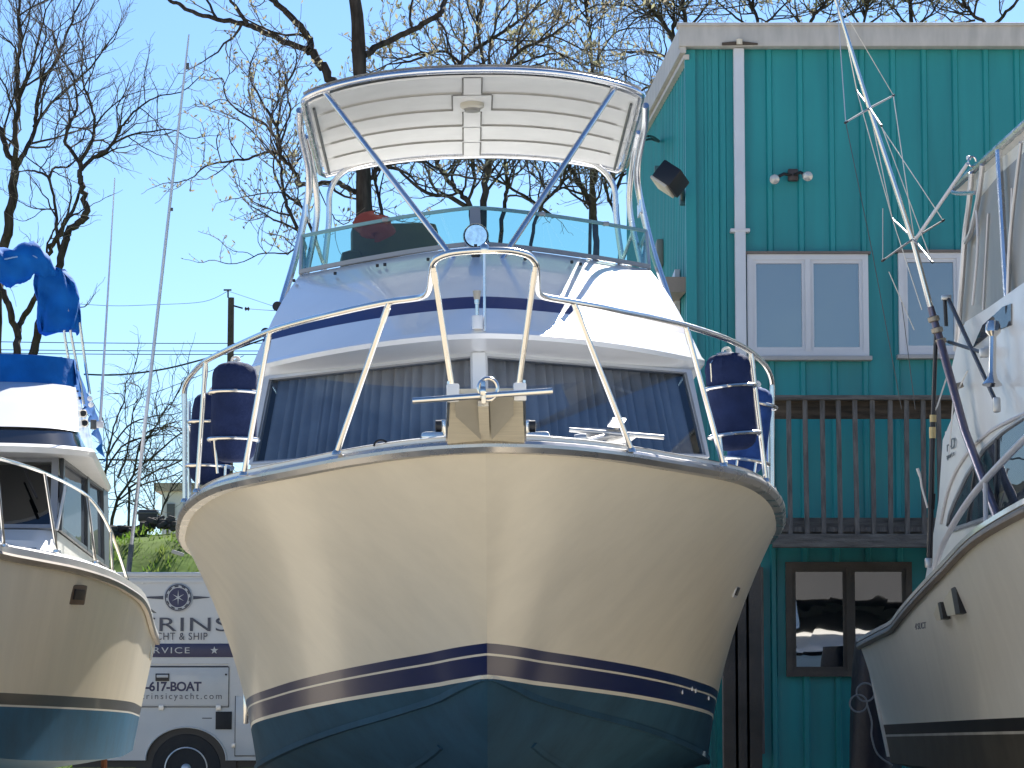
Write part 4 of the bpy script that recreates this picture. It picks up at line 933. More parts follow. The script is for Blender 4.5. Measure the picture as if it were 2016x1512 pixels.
# outrigger (near one): tapered pole, spreaders, wires, hinged black tubes
DO = 20.4
def O(px, py, d=DO): return P(px, py, min(d, 3.11 * F / max(1, px - CX)) if px > 1830 else d) - Vector((4.9, 11.5, 0))
og = MB(); og.tube([O(1968, 1032), O(1900, 850), O(1850, 668), O(1832, 604)], [.031, .031, .031, .024], 10); ogo = og.build('outrigger', outgrey, rbt)
MB().tube([O(1834, 612), O(1799, 480), O(1712, 215), O(1645, -2), O(1632, -45)], [.021, .019, .016, .013, .012], 10).build('outrigger_pole', steel, ogo)
for px, py in ((1845, 650), (1852, 672), (1885, 760), (1838, 628)):
    q = MB(); d = (O(1850, 668) - O(1832, 604)).normalized(); q.lathe([(.034, -.02), (.042, -.015), (.042, .015), (.034, .02)], O(px, py), d, n=14); q.build('pole_collar', mat('brass_collar', (.36, .31, .24), .45, .7, var=.15), ogo)
sprm = mat('spreader_aluminium', (.42, .40, .36), .4, .4)
sprd = [((1712, 213), (1665, 241)), ((1712, 213), (1759, 188)), ((1712, 213), (1687, 179)), ((1712, 213), (1735, 247)), ((1798, 470), (1738, 513)), ((1798, 470), (1857, 434)), ((1798, 470), (1757, 431)), ((1798, 470), (1835, 516))]
for (a, b), dd in zip(sprd, (-.3, .3, .5, -.5, -.3, .3, .5, -.5)):
    q = MB(); A, B = O(*a), O(*b, DO + dd); q.tube([A, B], [.008, .006], 6); so_ = q.build('spreader', sprm, ogo); MB().tube([B - (B - A).normalized() * .025, B + (B - A).normalized() * .012], .009, 6).build('spreader_tip', black, so_)
MB().tube([O(1798, 478), O(1905, 322)], .013, 8).build('outrigger_stay', winframe, ogo)
wire = mat('rigging_wire', (.62, .60, .56), .35, .5)
wires = [((1648, 5), (1665, 241), -.3), ((1655, 20), (1687, 179), .5), ((1657, 15), (1759, 188), .3), ((1759, 188), (1775, 300), .3), ((1687, 179), (1757, 431), .5), ((1712, 215), (1857, 434), .3), ((1738, 410), (1738, 513), -.3), ((1759, 190), (1800, 470), .2), ((1735, 247), (1835, 516), -.5), ((1712, 215), (1757, 431), .5), ((1757, 431), (1815, 610), .5), ((1665, 241), (1718, 500), -.3), ((1718, 500), (1775, 805), -.3), ((1750, 535), (1800, 650), 0), ((1775, 595), (1802, 806), 0)]
for a, b, dd in wires:
    dk = a == (1665, 241) or a == (1718, 500) or a == (1775, 595)
    MB().tube([O(*a, DO + (0 if a[1] < 30 else dd)), O(*b, DO + dd)], .0035 if not dk else .0028, 4).build('stay_wire', darkgrey if dk else wire, ogo)
for pts, r_ in (([(1843, 655), (1837, 818)], .016), ([(1837, 818), (1830, 1108)], .021), ([(1860, 588), (1863, 642)], .014), ([(1867, 588), (1958, 785)], .0155), ([(1868, 673), (1934, 694)], .013)):
    MB().tube([O(*q) for q in pts], r_, 8).build('hinge_tube', black, ogo)
for px, py in ((1837, 824), (1836, 848), (1836, 856)): MB().lathe([(.024, -.025), (.024, .025)], O(px, py), n=12).build('brass_ferrule', mat('brass_ferrule', (.45, .36, .18), .5, .4), ogo)
MB().bbox(O(1863, 586), (.07, .05, .04), .012).build('hinge_knuckle', galv, ogo)
MB().bbox(O(1962, 797), (.05, .05, .10), .015).build('hinge_foot', galv, ogo)
MB().bbox(O(1937, 695), (.06, .05, .06), .012).build('wall_bracket', galv, ogo)
MB().bbox(O(1828, 1108), (.05, .05, .07), .012).build('hinge_foot', galv, ogo)
for pts in (((1868, 730), (1845, 800), (1838, 812)), ((1878, 770), (1872, 850), (1868, 895)), ((1905, 730), (1890, 760), (1885, 770))): MB().tube([O(*q) for q in pts], .006, 5).build('tie_line', rope, ogo)
fr_ = MB(); fr_.tube(smoothpath([O(1806, 922), O(1812, 940), O(1815, 960), O(1822, 985), O(1826, 1000)], 4), [.012] * 4 + [.008] * 13, 6); fr_.build('furled_line', rope, ogo)
MB().tube([O(1838, 972), O(1836, 1003)], .014, 8).build('rod_butt', black, ogo)
kb = thing('keel_block', 'weathered timber block under the right hand sportfishing boat', 'block', (-1.2, 11.5, 0), RIGHT)
for i in range(5): MB().bbox((-.9, 11.5, .08 + .16 * i), (1.3 if i % 2 else .35, .35 if i % 2 else 1.1, .155), .01).build('timber', wood, kb)
# ================================================================== BUILDING
BY = 28.0; BX0 = (1365 - CX) / F * BY; BX1 = 11.0; BT = P(1400, 100, BY).z
bld = thing('boatyard_building', 'two storey teal metal sided boatyard building with white roof trim', 'building', (BX0, BY, 0))
def wx(px): return (px - CX) / F * BY
def wz(py): return P(1500, py, BY).z
# front siding with standing ribs
prof = []; x = BX0
ribs = [wx(1522) + .3047 * k for k in range(-0, 30)]
pts = [(BX0, 0), (BX0 + .13, 0), (BX0 + .135, -.012), (BX0 + .16, -.012), (BX0 + .165, 0), (BX0 + .21, 0), (BX0 + .215, -.02), (BX0 + .27, -.02), (BX0 + .28, 0), (BX0 + .31, -.012), (BX0 + .34, -.012), (BX0 + .35, 0)]
for r_ in ribs: pts += [(r_ - .035, 0), (r_ - .02, -.028), (r_ + .02, -.028), (r_ + .035, 0)]
pts += [(BX1, 0)]
MB().grid([[Vector((a, BY + b, z)) for a, b in pts] for z in (0, 2.9, 5.5, BT + .1)]).build('front_siding', teal, bld, smooth=0)
# left side wall: finer ribs, roof rake rising to the back
BYB = 43.0
rake = lambda y: wz(100) + .03 + (y - BY) * (1.45 / 13.0)
pts = []; y = BY
while y < BYB:
    pts += [(y, 0), (y + .16, 0), (y + .175, -.022), (y + .225, -.022), (y + .24, 0)]; y += .30
MB().grid([[Vector((BX0 + b, a, z if z < 9 else rake(a))) for a, b in pts] for z in (0, 3, 6, 99)]).build('side_siding', teal, bld, smooth=0)
cnr = MB(); cnr.box((BX0 - .005, BY - .004, BT / 2), (.10, .10, BT)); cnr.build('corner_trim', teal, bld, smooth=0)
bk = MB(); bk.add([(BX1, BY, 0), (BX1, BYB, 0), (BX1, BYB, rake(BYB)), (BX1, BY, rake(BY)), (BX0, BYB, 0), (BX0, BYB, rake(BYB))], [(0, 1, 2, 3), (1, 4, 5, 2)]); bk.build('rear_siding', teal, bld, smooth=0)
rf = MB(); rf.add([(BX0 - .1, BY - .1, rake(BY) + .165), (BX1, BY - .1, rake(BY) + .165), (BX1, BYB + .1, rake(BYB) + .165), (BX0 - .1, BYB + .1, rake(BYB) + .165)], [(0, 1, 2, 3)]); rf.build('roof', fascia, bld, smooth=0)
zt, zb = wz(58), wz(99)
fa = MB(); fa.bbox(((BX0 + BX1) / 2 - .06, BY - .11, (zt + zb) / 2), (BX1 - BX0 + .12, .16, zt - zb), .012); fa.build('eave_gutter', fascia, bld)
MB().bbox(((BX0 + BX1) / 2 - .06, BY - .125, zt + .005), (BX1 - BX0 + .16, .20, .03), .008).build('gutter_lip', fascia, bld)
rk = MB(); a = Vector((BX0 - .07, BY - .19, rake(BY) + .055)); b = Vector((BX0 - .07, BYB, rake(BYB) + .055))
rk.prism([a + Vector((-.04, .03, -.14)), a + Vector((.02, .03, -.14)), a + Vector((.02, .03, .125)), a + Vector((-.04, .03, .125))], b - a); rk.build('rake_trim', fascia, bld, smooth=0)
MB().prism([a + Vector((.0, .1, -.19)), a + Vector((.055, .1, -.19)), a + Vector((.055, .1, -.142)), a + Vector((.0, .1, -.142))], b - a).build('rake_moulding', fascia, bld, smooth=0)
# downspout
dx = wx(1460.5); dsp = MB(); dsp.bbox((dx, BY - .085, (wz(100) + 3.15) / 2), (.105, .085, wz(100) - 3.15), .012); do = dsp.build('downspout', mat('downspout_white', (.62, .63, .66), .45, var=.06), bld)
MB().bbox((dx, BY - .075, wz(457)), (.19, .11, .035), .006).build('strap', winframe, do)
q = MB(); q.prism([(dx - .17, BY - .15, wz(98)), (dx + .18, BY - .15, wz(97)), (dx + .18, BY - .15, wz(94)), (dx + .05, BY - .15, wz(91)), (dx - .06, BY - .15, wz(91)), (dx - .17, BY - .15, wz(93))], (0, -.06, 0)); q.build('gutter_outlet', mat('stained_outlet', (.07, .05, .035), .7, var=.3), do, smooth=0)
MB().lathe([(.03, 0), (.03, .05)], (dx, BY - .22, wz(97)), n=10).build('outlet_boss', cream, do)
# windows
def window(x0, y0, x1, y1, panes, frame_m, pane_m, fw=.055, name='window', head=True):
    X0, X1, Z0, Z1 = wx(x0), wx(x1), wz(y1), wz(y0)
    f = MB(); D = .075; yb = BY - .01 - D / 2
    for a, b, c, d in ((X0, X1, Z1 - fw, Z1), (X0, X1, Z0, Z0 + fw), (X0, X0 + fw, Z0 + fw, Z1 - fw), (X1 - fw, X1, Z0 + fw, Z1 - fw)):
        f.box(((a + b) / 2, yb, (c + d) / 2), (b - a, D, d - c))
    W = (X1 - X0 - 2 * fw); n = panes
    fo = f.build(name, frame_m, bld, smooth=0)
    for i in range(n):
        a, b = X0 + fw + W * i / n, X0 + fw + W * (i + 1) / n
        if i: MB().box((a, yb - .004, (Z0 + Z1) / 2), (.05, D, Z1 - Z0 - 2 * fw)).build('mullion', frame_m, fo, smooth=0)
        a += .024 if i else 0; b -= .024 if i < n - 1 else 0
        s = MB(); sw = .034
        for A, B, C_, D_ in ((a, b, Z1 - fw - sw, Z1 - fw), (a, b, Z0 + fw, Z0 + fw + sw), (a, a + sw, Z0 + fw + sw, Z1 - fw - sw), (b - sw, b, Z0 + fw + sw, Z1 - fw - sw)):
            s.box(((A + B) / 2, BY - .045, (C_ + D_) / 2), (B - A, .05, D_ - C_))
        s.build('sash', frame_m, fo, smooth=0)
        rot = R(random.Random(i + int(x0)).uniform(-.25, .25))
        pm = MB(); yy = BY - .046
        pm.add([(a + sw, yy + .002 * i, Z0 + fw + sw), (b - sw, yy - .002 * i, Z0 + fw + sw), (b - sw, yy - .001, Z1 - fw - sw), (a + sw, yy + .001, Z1 - fw - sw)], [(0, 1, 2, 3)])
        pm.build('pane', pane_m, fo, smooth=0)
    if head:
        MB().box(((X0 + X1) / 2, BY - .055, Z1 + .014), (X1 - X0 + .05, .11, .024)).build('drip_cap', mat('brown_drip_cap', (.16, .13, .11), .6), fo, smooth=0)
        MB().bbox(((X0 + X1) / 2, BY - .065, Z0 - .022), (X1 - X0 + .05, .13, .042), .008).build('sill', mat('grey_sill', (.40, .38, .36), .6), fo)
    return fo
window(1474, 503, 1714, 703, 2, winframe, pane_up)
window(1774, 500, 2016, 700, 2, winframe, pane_up)
window(1545, 1107, 1792, 1332, 2, browntrim, pane_low, .06, 'ground_floor_window', False)
# lamps
fl = MB(); c = P(1561, 345, BY - .06); fl.bbox(c, (.10, .07, .12), .015); fo = fl.build('twin_spotlight', mat('bronze_lamp', (.06, .04, .035), .5), bld)
lampg = mat('spot_lens', (.5, .49, .46), .2, .3, var=.1)
for px, py, dxx in ((1525, 353, -1), (1590, 347, 1)):
    e = P(px, py, BY - .25); MB().tube([c, c.lerp(e, .5) + Vector((0, -.02, .03)), e + Vector((0, .08, .02))], .016, 8).build('lamp_arm', black, fo)
    MB().lathe([(.03, .10), (.042, .05), (.05, 0), (.047, -.015), (.02, -.03), (0, -.033)], e, (-dxx * .2, 1, .25), n=16).build('spot_bulb', lampg, fo)
sfx = BX0 - .02
def side_pt_b(px, py, x=None):
    d = ray(px, py); return CAM + d * (((sfx if x is None else x)) / d.x)
c = side_pt_b(1321, 352, sfx - .22)
rot = Matrix.Rotation(R(38), 3, 'Y') @ Matrix.Rotation(R(-25), 3, 'Z')
q = MB(); q.bbox(c, (.22, .30, .20), .02, rot); fo = q.build('floodlight', black, bld)
MB().bbox(c + rot @ Vector((-.02, 0, -.11)), (.20, .27, .03), .01, rot).build('lens', mat('flood_lens', (.5, .46, .38), .3), fo)
MB().tube([c, side_pt_b(1342, 372, sfx - .1), side_pt_b(1344, 393, sfx - .03)], .022, 8).build('lamp_arm', black, fo)
MB().bbox(side_pt_b(1344, 390, sfx - .03), (.06, .12, .14), .01).build('junction_box', mat('teal_box', (.03, .10, .12), .5), fo)
MB().bbox(side_pt_b(1293, 333, sfx - .03), (.06, .10, .07), .01).build('photocell', mat('teal_cell', (.06, .14, .15), .5), bld)
q = MB(); q.tube(smoothpath([side_pt_b(1297, 277, sfx - .02), side_pt_b(1280, 268, sfx - .25), side_pt_b(1262, 275, sfx - .32), side_pt_b(1250, 300, sfx - .3)], 5), .014, 6); q.build('service_cable', black, bld)
q = MB(); q.tube(smoothpath([side_pt_b(1297, 279, sfx - .02), side_pt_b(1282, 274, sfx - .2), side_pt_b(1268, 276, sfx - .3)], 5), .014, 6); q.build('service_cable', black, bld)
MB().bbox(side_pt_b(1298, 500, sfx - .04), (.08, .35, .3), .02).build('electric_meter', mat('meter_grey', (.17, .19, .17), .5), bld)
MB().box(side_pt_b(1330, 610, sfx - .03), (.05, .7, .75)).build('side_window', winframe, bld, smooth=0)
MB().prism([side_pt_b(1322, 572, sfx - .02), side_pt_b(1350, 545, sfx - .02), side_pt_b(1350, 575, sfx - .02), side_pt_b(1325, 605, sfx - .02)], (-.25, 0, 0)).build('window_hood', mat('hood_tan', (.30, .24, .20), .6), bld, smooth=0)
# balcony: deck, rails, balusters
zr, zd = wz(803), wz(1045); bx0, bx1 = wx(1500), wx(2016); YB = BY - 1.15
bal = MB(); bal.box(((bx0 + bx1) / 2, BY - .60, zd - .05), (bx1 - bx0, 1.1, .045)); balo = bal.build('balcony', wood, bld, smooth=0)
MB().bbox(((bx0 + bx1) / 2, YB, zr - .02), (bx1 - bx0, .14, .042), .006).build('hand_rail', woodh, balo)
MB().bbox(((bx0 + bx1) / 2, YB + .07, wz(826) + .0), (bx1 - bx0, .04, .19), .006).build('top_board', mat('brown_rail_board', (.10, .075, .052), .85, var=.5, vscale=4, bump=.5, stretch=(.8, 6, 6)), balo)
MB().bbox(((bx0 + bx1) / 2, YB + .06, wz(1049)), (bx1 - bx0, .05, .16), .006).build('rim_board', woodh, balo)
MB().bbox(((bx0 + bx1) / 2, YB + .0, wz(1077)), (bx1 - bx0, .10, .125), .006).build('beam', woodh, balo)
rg = random.Random(4)
for k in range(11):
    px = 1556 + 32.6 * 0 + 32.55 * 1.0 * k
    px = 1556 + 32.9 * k * 1.0
    X_ = px / 1.0
    x_ = (px - CX) / F * YB
    q = MB(); lean = rg.uniform(-.012, .012)
    q.tube([], .01) if False else q.prism([(x_ - .021 + lean, YB - .035, zr - .04), (x_ + .021 + lean, YB - .035, zr - .04), (x_ + .021, YB - .035, wz(1066)), (x_ - .021, YB - .035, wz(1066))], (0, .04, 0))
    q.build('baluster', wood, balo, smooth=0)
for px in (1436, 1458, 1480):
    MB().bbox(((px - CX) / F * (BY - .9), BY - .9, zd / 2 - .03), (.15, .15, zd - .1), .01).build('post', browntrim, balo)
# plank door jamb beneath the balcony
MB().bbox((wx(1466), BY - .06, wz(1300)), (.34, .06, wz(1180) - wz(1300) + 1.2), .01).build('door_casing', wood, bld)

# ================================================================== VAN
VY = 38.0
def vx(px): return (px - CX) / F * VY
def vz(py): return P(300, py, VY).z
vx0, vx1 = vx(140), vx(1010); zt, zb = vz(1131), vz(1497)
van = thing('service_van', 'white step van with navy service lettering parked between the two boats', 'van', ((vx0 + vx1) / 2, VY + 1, 0))
wxc = vx(371); wzc = .50; ar = .52
# side skin with a wheel arch
pts = [(vx0, zb), (wxc - ar, zb)] + [(wxc - ar * math.cos(math.pi * k / 20), zb + (wzc + ar - zb) * math.sin(math.pi * k / 20)) for k in range(1, 20)] + [(wxc + ar, zb), (vx1, zb), (vx1, zt), (vx0, zt)]
body = MB(); body.prism([(a, VY, b) for a, b in pts], (0, .04, 0))
body.box(((vx0 + vx1) / 2, VY + 2.18, (zt + zb) / 2), (vx1 - vx0, .04, zt - zb)); body.box((vx0 + .02, VY + 1.1, (zt + zb) / 2), (.04, 2.1, zt - zb)); body.box((vx1 - .02, VY + 1.1, (zt + zb) / 2), (.04, 2.1, zt - zb))
body.build('body', vanw, van, smooth=0)
rfm = MB(); rfm.bbox(((vx0 + vx1) / 2, VY + 1.1, zt + .0), (vx1 - vx0 + .04, 2.26, .06), .025); rfm.build('roof', vanw, van)
MB().bbox(((vx0 + vx1) / 2, VY - .008, vz(1144)), (vx1 - vx0, .02, .05), .006).build('roof_rail', vanw, van)
MB().box(((vx0 + vx1) / 2, VY + 1.1, zb - .05), (vx1 - vx0 - .1, 2.0, .1)).build('underbody', black, van, smooth=0)
MB().box((wxc, VY + .3, wzc + .2), (1.3, .5, .9)).build('wheel_well', black, van, smooth=0)
wheelgrey = mat('wheel_grey', (.018, .018, .02), .6, .0)
for px in (371, 915):
    xc = vx(px)
    for yy, sgn in ((VY + .16, -1), (VY + 2.0, 1)):
        tr_ = MB(); tr_.lathe([(.28, -.12), (.44, -.12), (.485, -.08), (.49, 0), (.485, .08), (.44, .12), (.28, .12)], (xc, yy, .49), (0, 1, 0), n=36); wo = tr_.build('wheel', rubber, van)
        rm = MB(); rm.lathe([(.265, -.10), (.285, -.125), (.27, -.13), (.25, -.06), (.17, -.01), (.13, -.015), (0, -.02)], (xc, yy, .49), (0, 1 if sgn < 0 else -1, 0), n=36); rm.build('rim', wheelgrey, wo); MB().lathe([(.125, -.02), (.12, -.06), (.085, -.075), (.07, -.07), (.065, -.13), (.04, -.145), (0, -.148)], (xc, yy, .49), (0, 1 if sgn < 0 else -1, 0), n=24).build('hub', galv, wo)
        MB().lathe([(.265, -.128), (.283, -.136), (.27, -.140)], (xc, yy, .49), (0, 1 if sgn < 0 else -1, 0), n=36, cap=False).build('rim_edge', galv, wo)
        for k in range(8):
            a_ = 2 * math.pi * k / 8; MB().lathe([(.022, -.02), (.022, .02), (.012, .03)], (xc + .1 * math.cos(a_), yy + sgn * .085, .49 + .1 * math.sin(a_)), (0, sgn, 0), n=8).build('wheel_nut', galv, wo)
yv = VY - .006
def vbox(x0, y0, x1, y1, m_, name, d=.010, parent=van): return MB().bbox(((vx(x0) + vx(x1)) / 2, VY - d / 2 - .001, (vz(y0) + vz(y1)) / 2), (vx(x1) - vx(x0), d, vz(y0) - vz(y1)), .004).build(name, m_, parent)
band = vbox(142, 1267, 760, 1294, vannavy, 'navy_band', .004)
for y0 in (1306, 1311): vbox(142, y0, 452, y0 + 1.6, vangrey if y0 > 1308 else galv, 'belt_moulding', .012)
# locker door with seams, hinges, latch
door = vbox(215, 1314, 453, 1389, vanw, 'locker_door', .012)
for (x0, y0, x1, y1) in ((215, 1312.5, 454, 1314), (215, 1391, 454, 1392.6), (452.8, 1314, 454.2, 1391)): vbox(x0, y0, x1, y1, black, 'seam', .014, door)
lt = vbox(310, 1326, 337, 1341, black, 'latch', .03, door); vbox(312.5, 1328.5, 335, 1334, silver, 'latch_plate', .035, door)
for px in (322, 434): vbox(px - 5, 1388, px + 5, 1398, galv, 'hinge', .03, door)
MB().lathe([(.014, 0), (.014, .02)], (vx(448), VY - .02, vz(1328)), (0, 1, 0), n=10).build('keyhole', black, door)
cab = vbox(467, 1372, 700, 1487, vanw, 'cab_door', .010)
for (x0, y0, x1, y1) in ((466, 1370, 467.4, 1489), (466, 1487.5, 700, 1489)): vbox(x0, y0, x1, y1, black, 'seam', .013, cab)
vbox(460, 1463, 468, 1472, galv, 'hinge', .03, cab)
fd = vbox(428.5, 1401, 460, 1436, rubber, 'fuel_flap', .02)
arch = MB(); arch.tube([(wxc - (ar + .01) * math.cos(math.pi * k / 30), VY - .006, zb + (wzc + ar - zb + .01) * math.sin(math.pi * k / 30)) for k in range(31)], .013, 6); arch.build('arch_trim', vanw, van)
vbox(402, 1413, 421, 1415, lettergrey, 'small_plate', .004)
for px, py in ((317, 1144), (369, 1145), (282, 1149), (282, 1165)): MB().lathe([(.012, 0), (.01, .012)], (vx(px), VY - .002, vz(py)), (0, -1, 0), n=10).build('roof_rivet', galv, van)
# emblem: ring, navy disc, six pointed star, wings
ec = Vector((vx(352.5), VY - .004, vz(1176.5)))
r1 = 28.5 / F * VY
em = MB(); em.lathe([(0, 0), (r1, 0), (r1, .008), (r1 * .93, .012), (r1 * .93, .008), (0, .008)], ec, (0, -1, 0), n=48); emo = em.build('emblem', silver, van)
MB().lathe([(r1 * .92, .009), (r1 * .84, .011), (r1 * .84, .009)], ec, (0, -1, 0), n=48, cap=False).build('emblem_ring', vangrey, emo)
for k in range(10):
    a_ = 2 * math.pi * k / 10 + .3; q = MB(); q.tube([ec + Vector((r1 * .78 * math.cos(a_ + t), -.012, r1 * .78 * math.sin(a_ + t))) for t in [.05 * j for j in range(8)]], .008, 4); q.build('emblem_link', vangrey, emo)
MB().lathe([(r1 * .67, .009), (r1 * .66, .013), (0, .013)], ec, (0, -1, 0), n=48).build('emblem_disc', vannavy, emo)
st_ = []
for k in range(12):
    rr_k = r1 * (.52 if k % 2 == 0 else .075); rr_k *= 1.0 if (k // 2) % 3 == 0 else (.9 if k % 2 == 0 else 1)
    a_ = math.pi / 2 + math.pi * k / 6; st_.append(ec + Vector((rr_k * math.cos(a_), -.0145, rr_k * math.sin(a_))))
MB().prism(st_, (0, -.006, 0)).build('emblem_star', silver, emo, smooth=0)
for sgn, far in ((-1, 279), (1, 414)):
    q = MB(); q.prism([ec + Vector((sgn * r1 * 1.03, 0, -.025)), ec + Vector((sgn * r1 * 1.03, 0, .022)), Vector((vx(far), ec.y, ec.z + .008)), Vector((vx(far), ec.y, ec.z - .002))], (0, -.004, 0)); q.build('emblem_wing', vangrey, emo, smooth=0)
tl = lambda wd, size, px, py, m_, sx=1.0, sp=1.0, bold=0.0, al='CENTER', par=van, shear=0: text(wd, size, (vx(px), VY - .015, vz(py)), m_, par, sx=sx, spacing=sp, bold=bold, align=al, shear=shear)
tl('TRINSIC', .258, 270, 1231, vangrey, 1.66, 1.08, .0, 'LEFT')
tl('YACHT & SHIP', .135, 411, 1253.5, vangrey, .88, 1.12, 0, 'RIGHT')
tl('SERVICE', .112, 377, 1281, silver, 1.4, 1.22, 0, 'RIGHT')
tl('855-617-BOAT', .165, 400, 1352.5, vannavy, .97, .94, .005, 'RIGHT', door)
tl('www.trinsicyacht.com', .115, 441, 1371, lettergrey, 1.0, 1.34, 0, 'RIGHT', door)
s5 = Vector((vx(424.5), VY - .012, vz(1280.5))); st_ = []
for k in range(10):
    rr_k = .054 if k % 2 == 0 else .021; a_ = math.pi / 2 + math.pi * k / 5; st_.append(s5 + Vector((rr_k * math.cos(a_), 0, rr_k * math.sin(a_))))
MB().prism(st_, (0, -.003, 0)).build('band_star', silver, van, smooth=0)

# ================================================================== SMALL YARD THINGS
hs_ = thing('coiled_hose', 'pale looped hose hanging in the dark beside the right boat', 'hose', P(1690, 1500, 25.6))
q = MB(); D_ = 25.6
for cx_, cy_, r_ in ((1704, 1363, 18), (1690, 1385, 17)):
    q.tube([P(cx_ + r_ * math.cos(a_), cy_ + r_ * math.sin(a_), D_) for a_ in [2 * math.pi * k / 28 for k in range(29)]], .009, 6, cap=False)
q.tube(smoothpath([P(1706, 1385, D_), P(1716, 1420, D_), P(1716, 1450, D_), P(1728, 1485, D_), P(1757, 1507, D_)], 5), .009, 6); q.build('hose', mat('hose_grey', (.22, .22, .22), .6), hs_)
tp = thing('tarp_bundle', 'dark blue tarp draped on a tall bin behind the right boat', 'tarp', P(1690, 1560, 26.2) * 1)
bx_ = MB(); rows = []
for i in range(9):
    t = i / 8; z_ = lerp(P(1690, 1262, 26.3).z, .05, t); hw = lerp(.15, .27, t ** .7)
    rows.append([Vector((wx(1688) * 26.3 / BY + .15 + hw * (1 + .06 * math.sin(a_ * 5 + t * 4)) * math.cos(a_), 26.5 + .35 * math.sin(a_), z_)) for a_ in [2 * math.pi * k / 30 for k in range(30)]])
bx_.grid(rows, closed=True); bx_.f.append(list(range(30))); bx_.m.append(0); bx_.build('cover', tarp, tp, smooth=60)
# dark stone wall and box at the top of the bank
rg = random.Random(9); wl_ = MB()
for i in range(300):
    x_ = lerp(-9.6, -4.4, rg.random()); z_ = bank_z(x_, 52.6) + rg.random() * .2; s_ = rg.uniform(.05, .13)
    wl_.bbox((x_, 52.7 + rg.uniform(-.15, .15), z_), (s_ * 1.5, s_, s_ * .8), s_ * .25, Matrix.Rotation(rg.uniform(-.4, .4), 3, 'Y') @ Matrix.Rotation(rg.uniform(0, 3), 3, 'Z'))
tag(wl_.build('stone_wall', stone), 'low dark fieldstone wall along the top of the grassy bank', 'wall')
dk = thing('storage_box', 'small black lidded box standing on top of the grassy bank by the stone wall', 'box', P(300, 1035, 54))
MB().bbox(P(293, 1016, 54), (.36, .4, .22), .03).build('body', black, dk); MB().bbox(P(292, 1010.5, 54) + Vector((0, 0, .0)), (.42, .42, .05), .015).build('lid', darkgrey, dk)
cu_ = thing('concrete_curb_stone', 'broken pale curb stone lying on the green bank', 'stone', P(350, 1090, 47))
q = MB(); q.bbox(P(350, 1089, 47), (.20, .12, .06), .015, Matrix.Rotation(R(18), 3, 'Y')); q.build('stone', mat('pale_concrete', (.36, .35, .33), .9, var=.2), cu_)
# pale house far behind
hz = 110.0; hs3 = thing('distant_house', 'pale clapboard house far away behind the bare shrubs', 'house', P(350, 1040, hz))
a = P(318, 1040, hz); b = P(420, 966, hz)
MB().box(((a.x + b.x) / 2, hz + 3, (a.z + b.z) / 2 - 1), (b.x - a.x, 6, b.z - a.z + 2)).build('wall', mat('pale_clapboard', (.52, .53, .54), .7, var=.1), hs3, smooth=0)
q = MB(); q.box(((a.x + b.x) / 2, hz + 3, b.z + .12), (b.x - a.x + .5, 6.6, .32)); q.build('roof', mat('tan_roof_edge', (.30, .26, .21), .8, var=.1), hs3, smooth=0)
for k in range(3): MB().box((a.x + .35 + .62 * k, hz - .02, b.z - .75), (.30, .06, .5)).build('window', darkgrey, hs3, smooth=0)

# ================================================================== UTILITY POLE AND WIRES
PD = 95.0; pole = thing('utility_pole', 'dark wooden utility pole with an insulator pin behind the left side of the yacht', 'pole', (P(455, 700, PD).x, PD, 0))
tpz = P(455, 586, PD)
MB().tube([(tpz.x, PD, 0), tpz], [.16, .105], 10).build('post', polewood, pole)
MB().tube([P(449, 586, PD), P(449, 572, PD)], .03, 6).build('pin', black, pole); MB().box(P(448, 571, PD), (.26, .06, .05)).build('insulator_arm', black, pole, smooth=0)
MB().tube([P(460, 602, PD), P(478, 607, PD)], .03, 6).build('bracket', black, pole)
for px in (484, 489): MB().lathe([(.03, -.04), (.08, 0), (.03, .04)], P(px, 608, PD), (1, 0, 0), n=10).build('insulator', black, pole)
wirem = mat('cable_black', (.03, .03, .03), .6)
def cable(pts, r_, label):
    q = MB(); q.tube(smoothpath([P(px, py, d) for px, py, d in pts], 6), r_, 5); q.v = q.v
    o = q.build('overhead_cable', wirem); tag(o, label, 'cable', 'overhead cables behind the boats')
cable([(-60, 672, 93), (160, 675, 95), (460, 676, 95), (900, 672, 96)], .014, 'uppermost of three level overhead cables crossing the sky by the antennas')
cable([(-60, 688, 93), (160, 690, 95), (460, 691, 95), (900, 690, 96)], .014, 'middle of three level overhead cables crossing the sky')
cable([(-60, 694, 93), (160, 697, 95), (460, 698, 95), (900, 697, 96)], .014, 'lowest of three level overhead cables crossing the sky')
cable([(165, 737, 94), (230, 738, 94), (310, 729, 94), (380, 713, 94), (455, 690, 95), (520, 668, 95), (700, 610, 95)], .030, 'thick drooping cable rising to the right towards the pole')
cable([(120, 596, 94), (220, 602, 94), (300, 600, 94), (400, 594, 95), (449, 573, 95)], .008, 'thin slack wire running left from the tip of the pole')
cable([(489, 608, 95), (560, 612, 96), (700, 612, 97)], .010, 'wire running right from the insulators on the pole')
cable([(449, 573, 95), (500, 590, 90), (560, 610, 88)], .007, 'fine wire sloping down from the pole tip to the yacht')
cable([(280, 782, 94), (340, 760, 95), (420, 728, 95), (480, 700, 95)], .012, 'thin cable slanting up behind the left fenders')
cable([(-50, 900, 90), (200, 905, 90), (330, 906, 90), (420, 905, 90), (700, 900, 90)], .028, 'low level cable behind the bare shrubs above the bank')

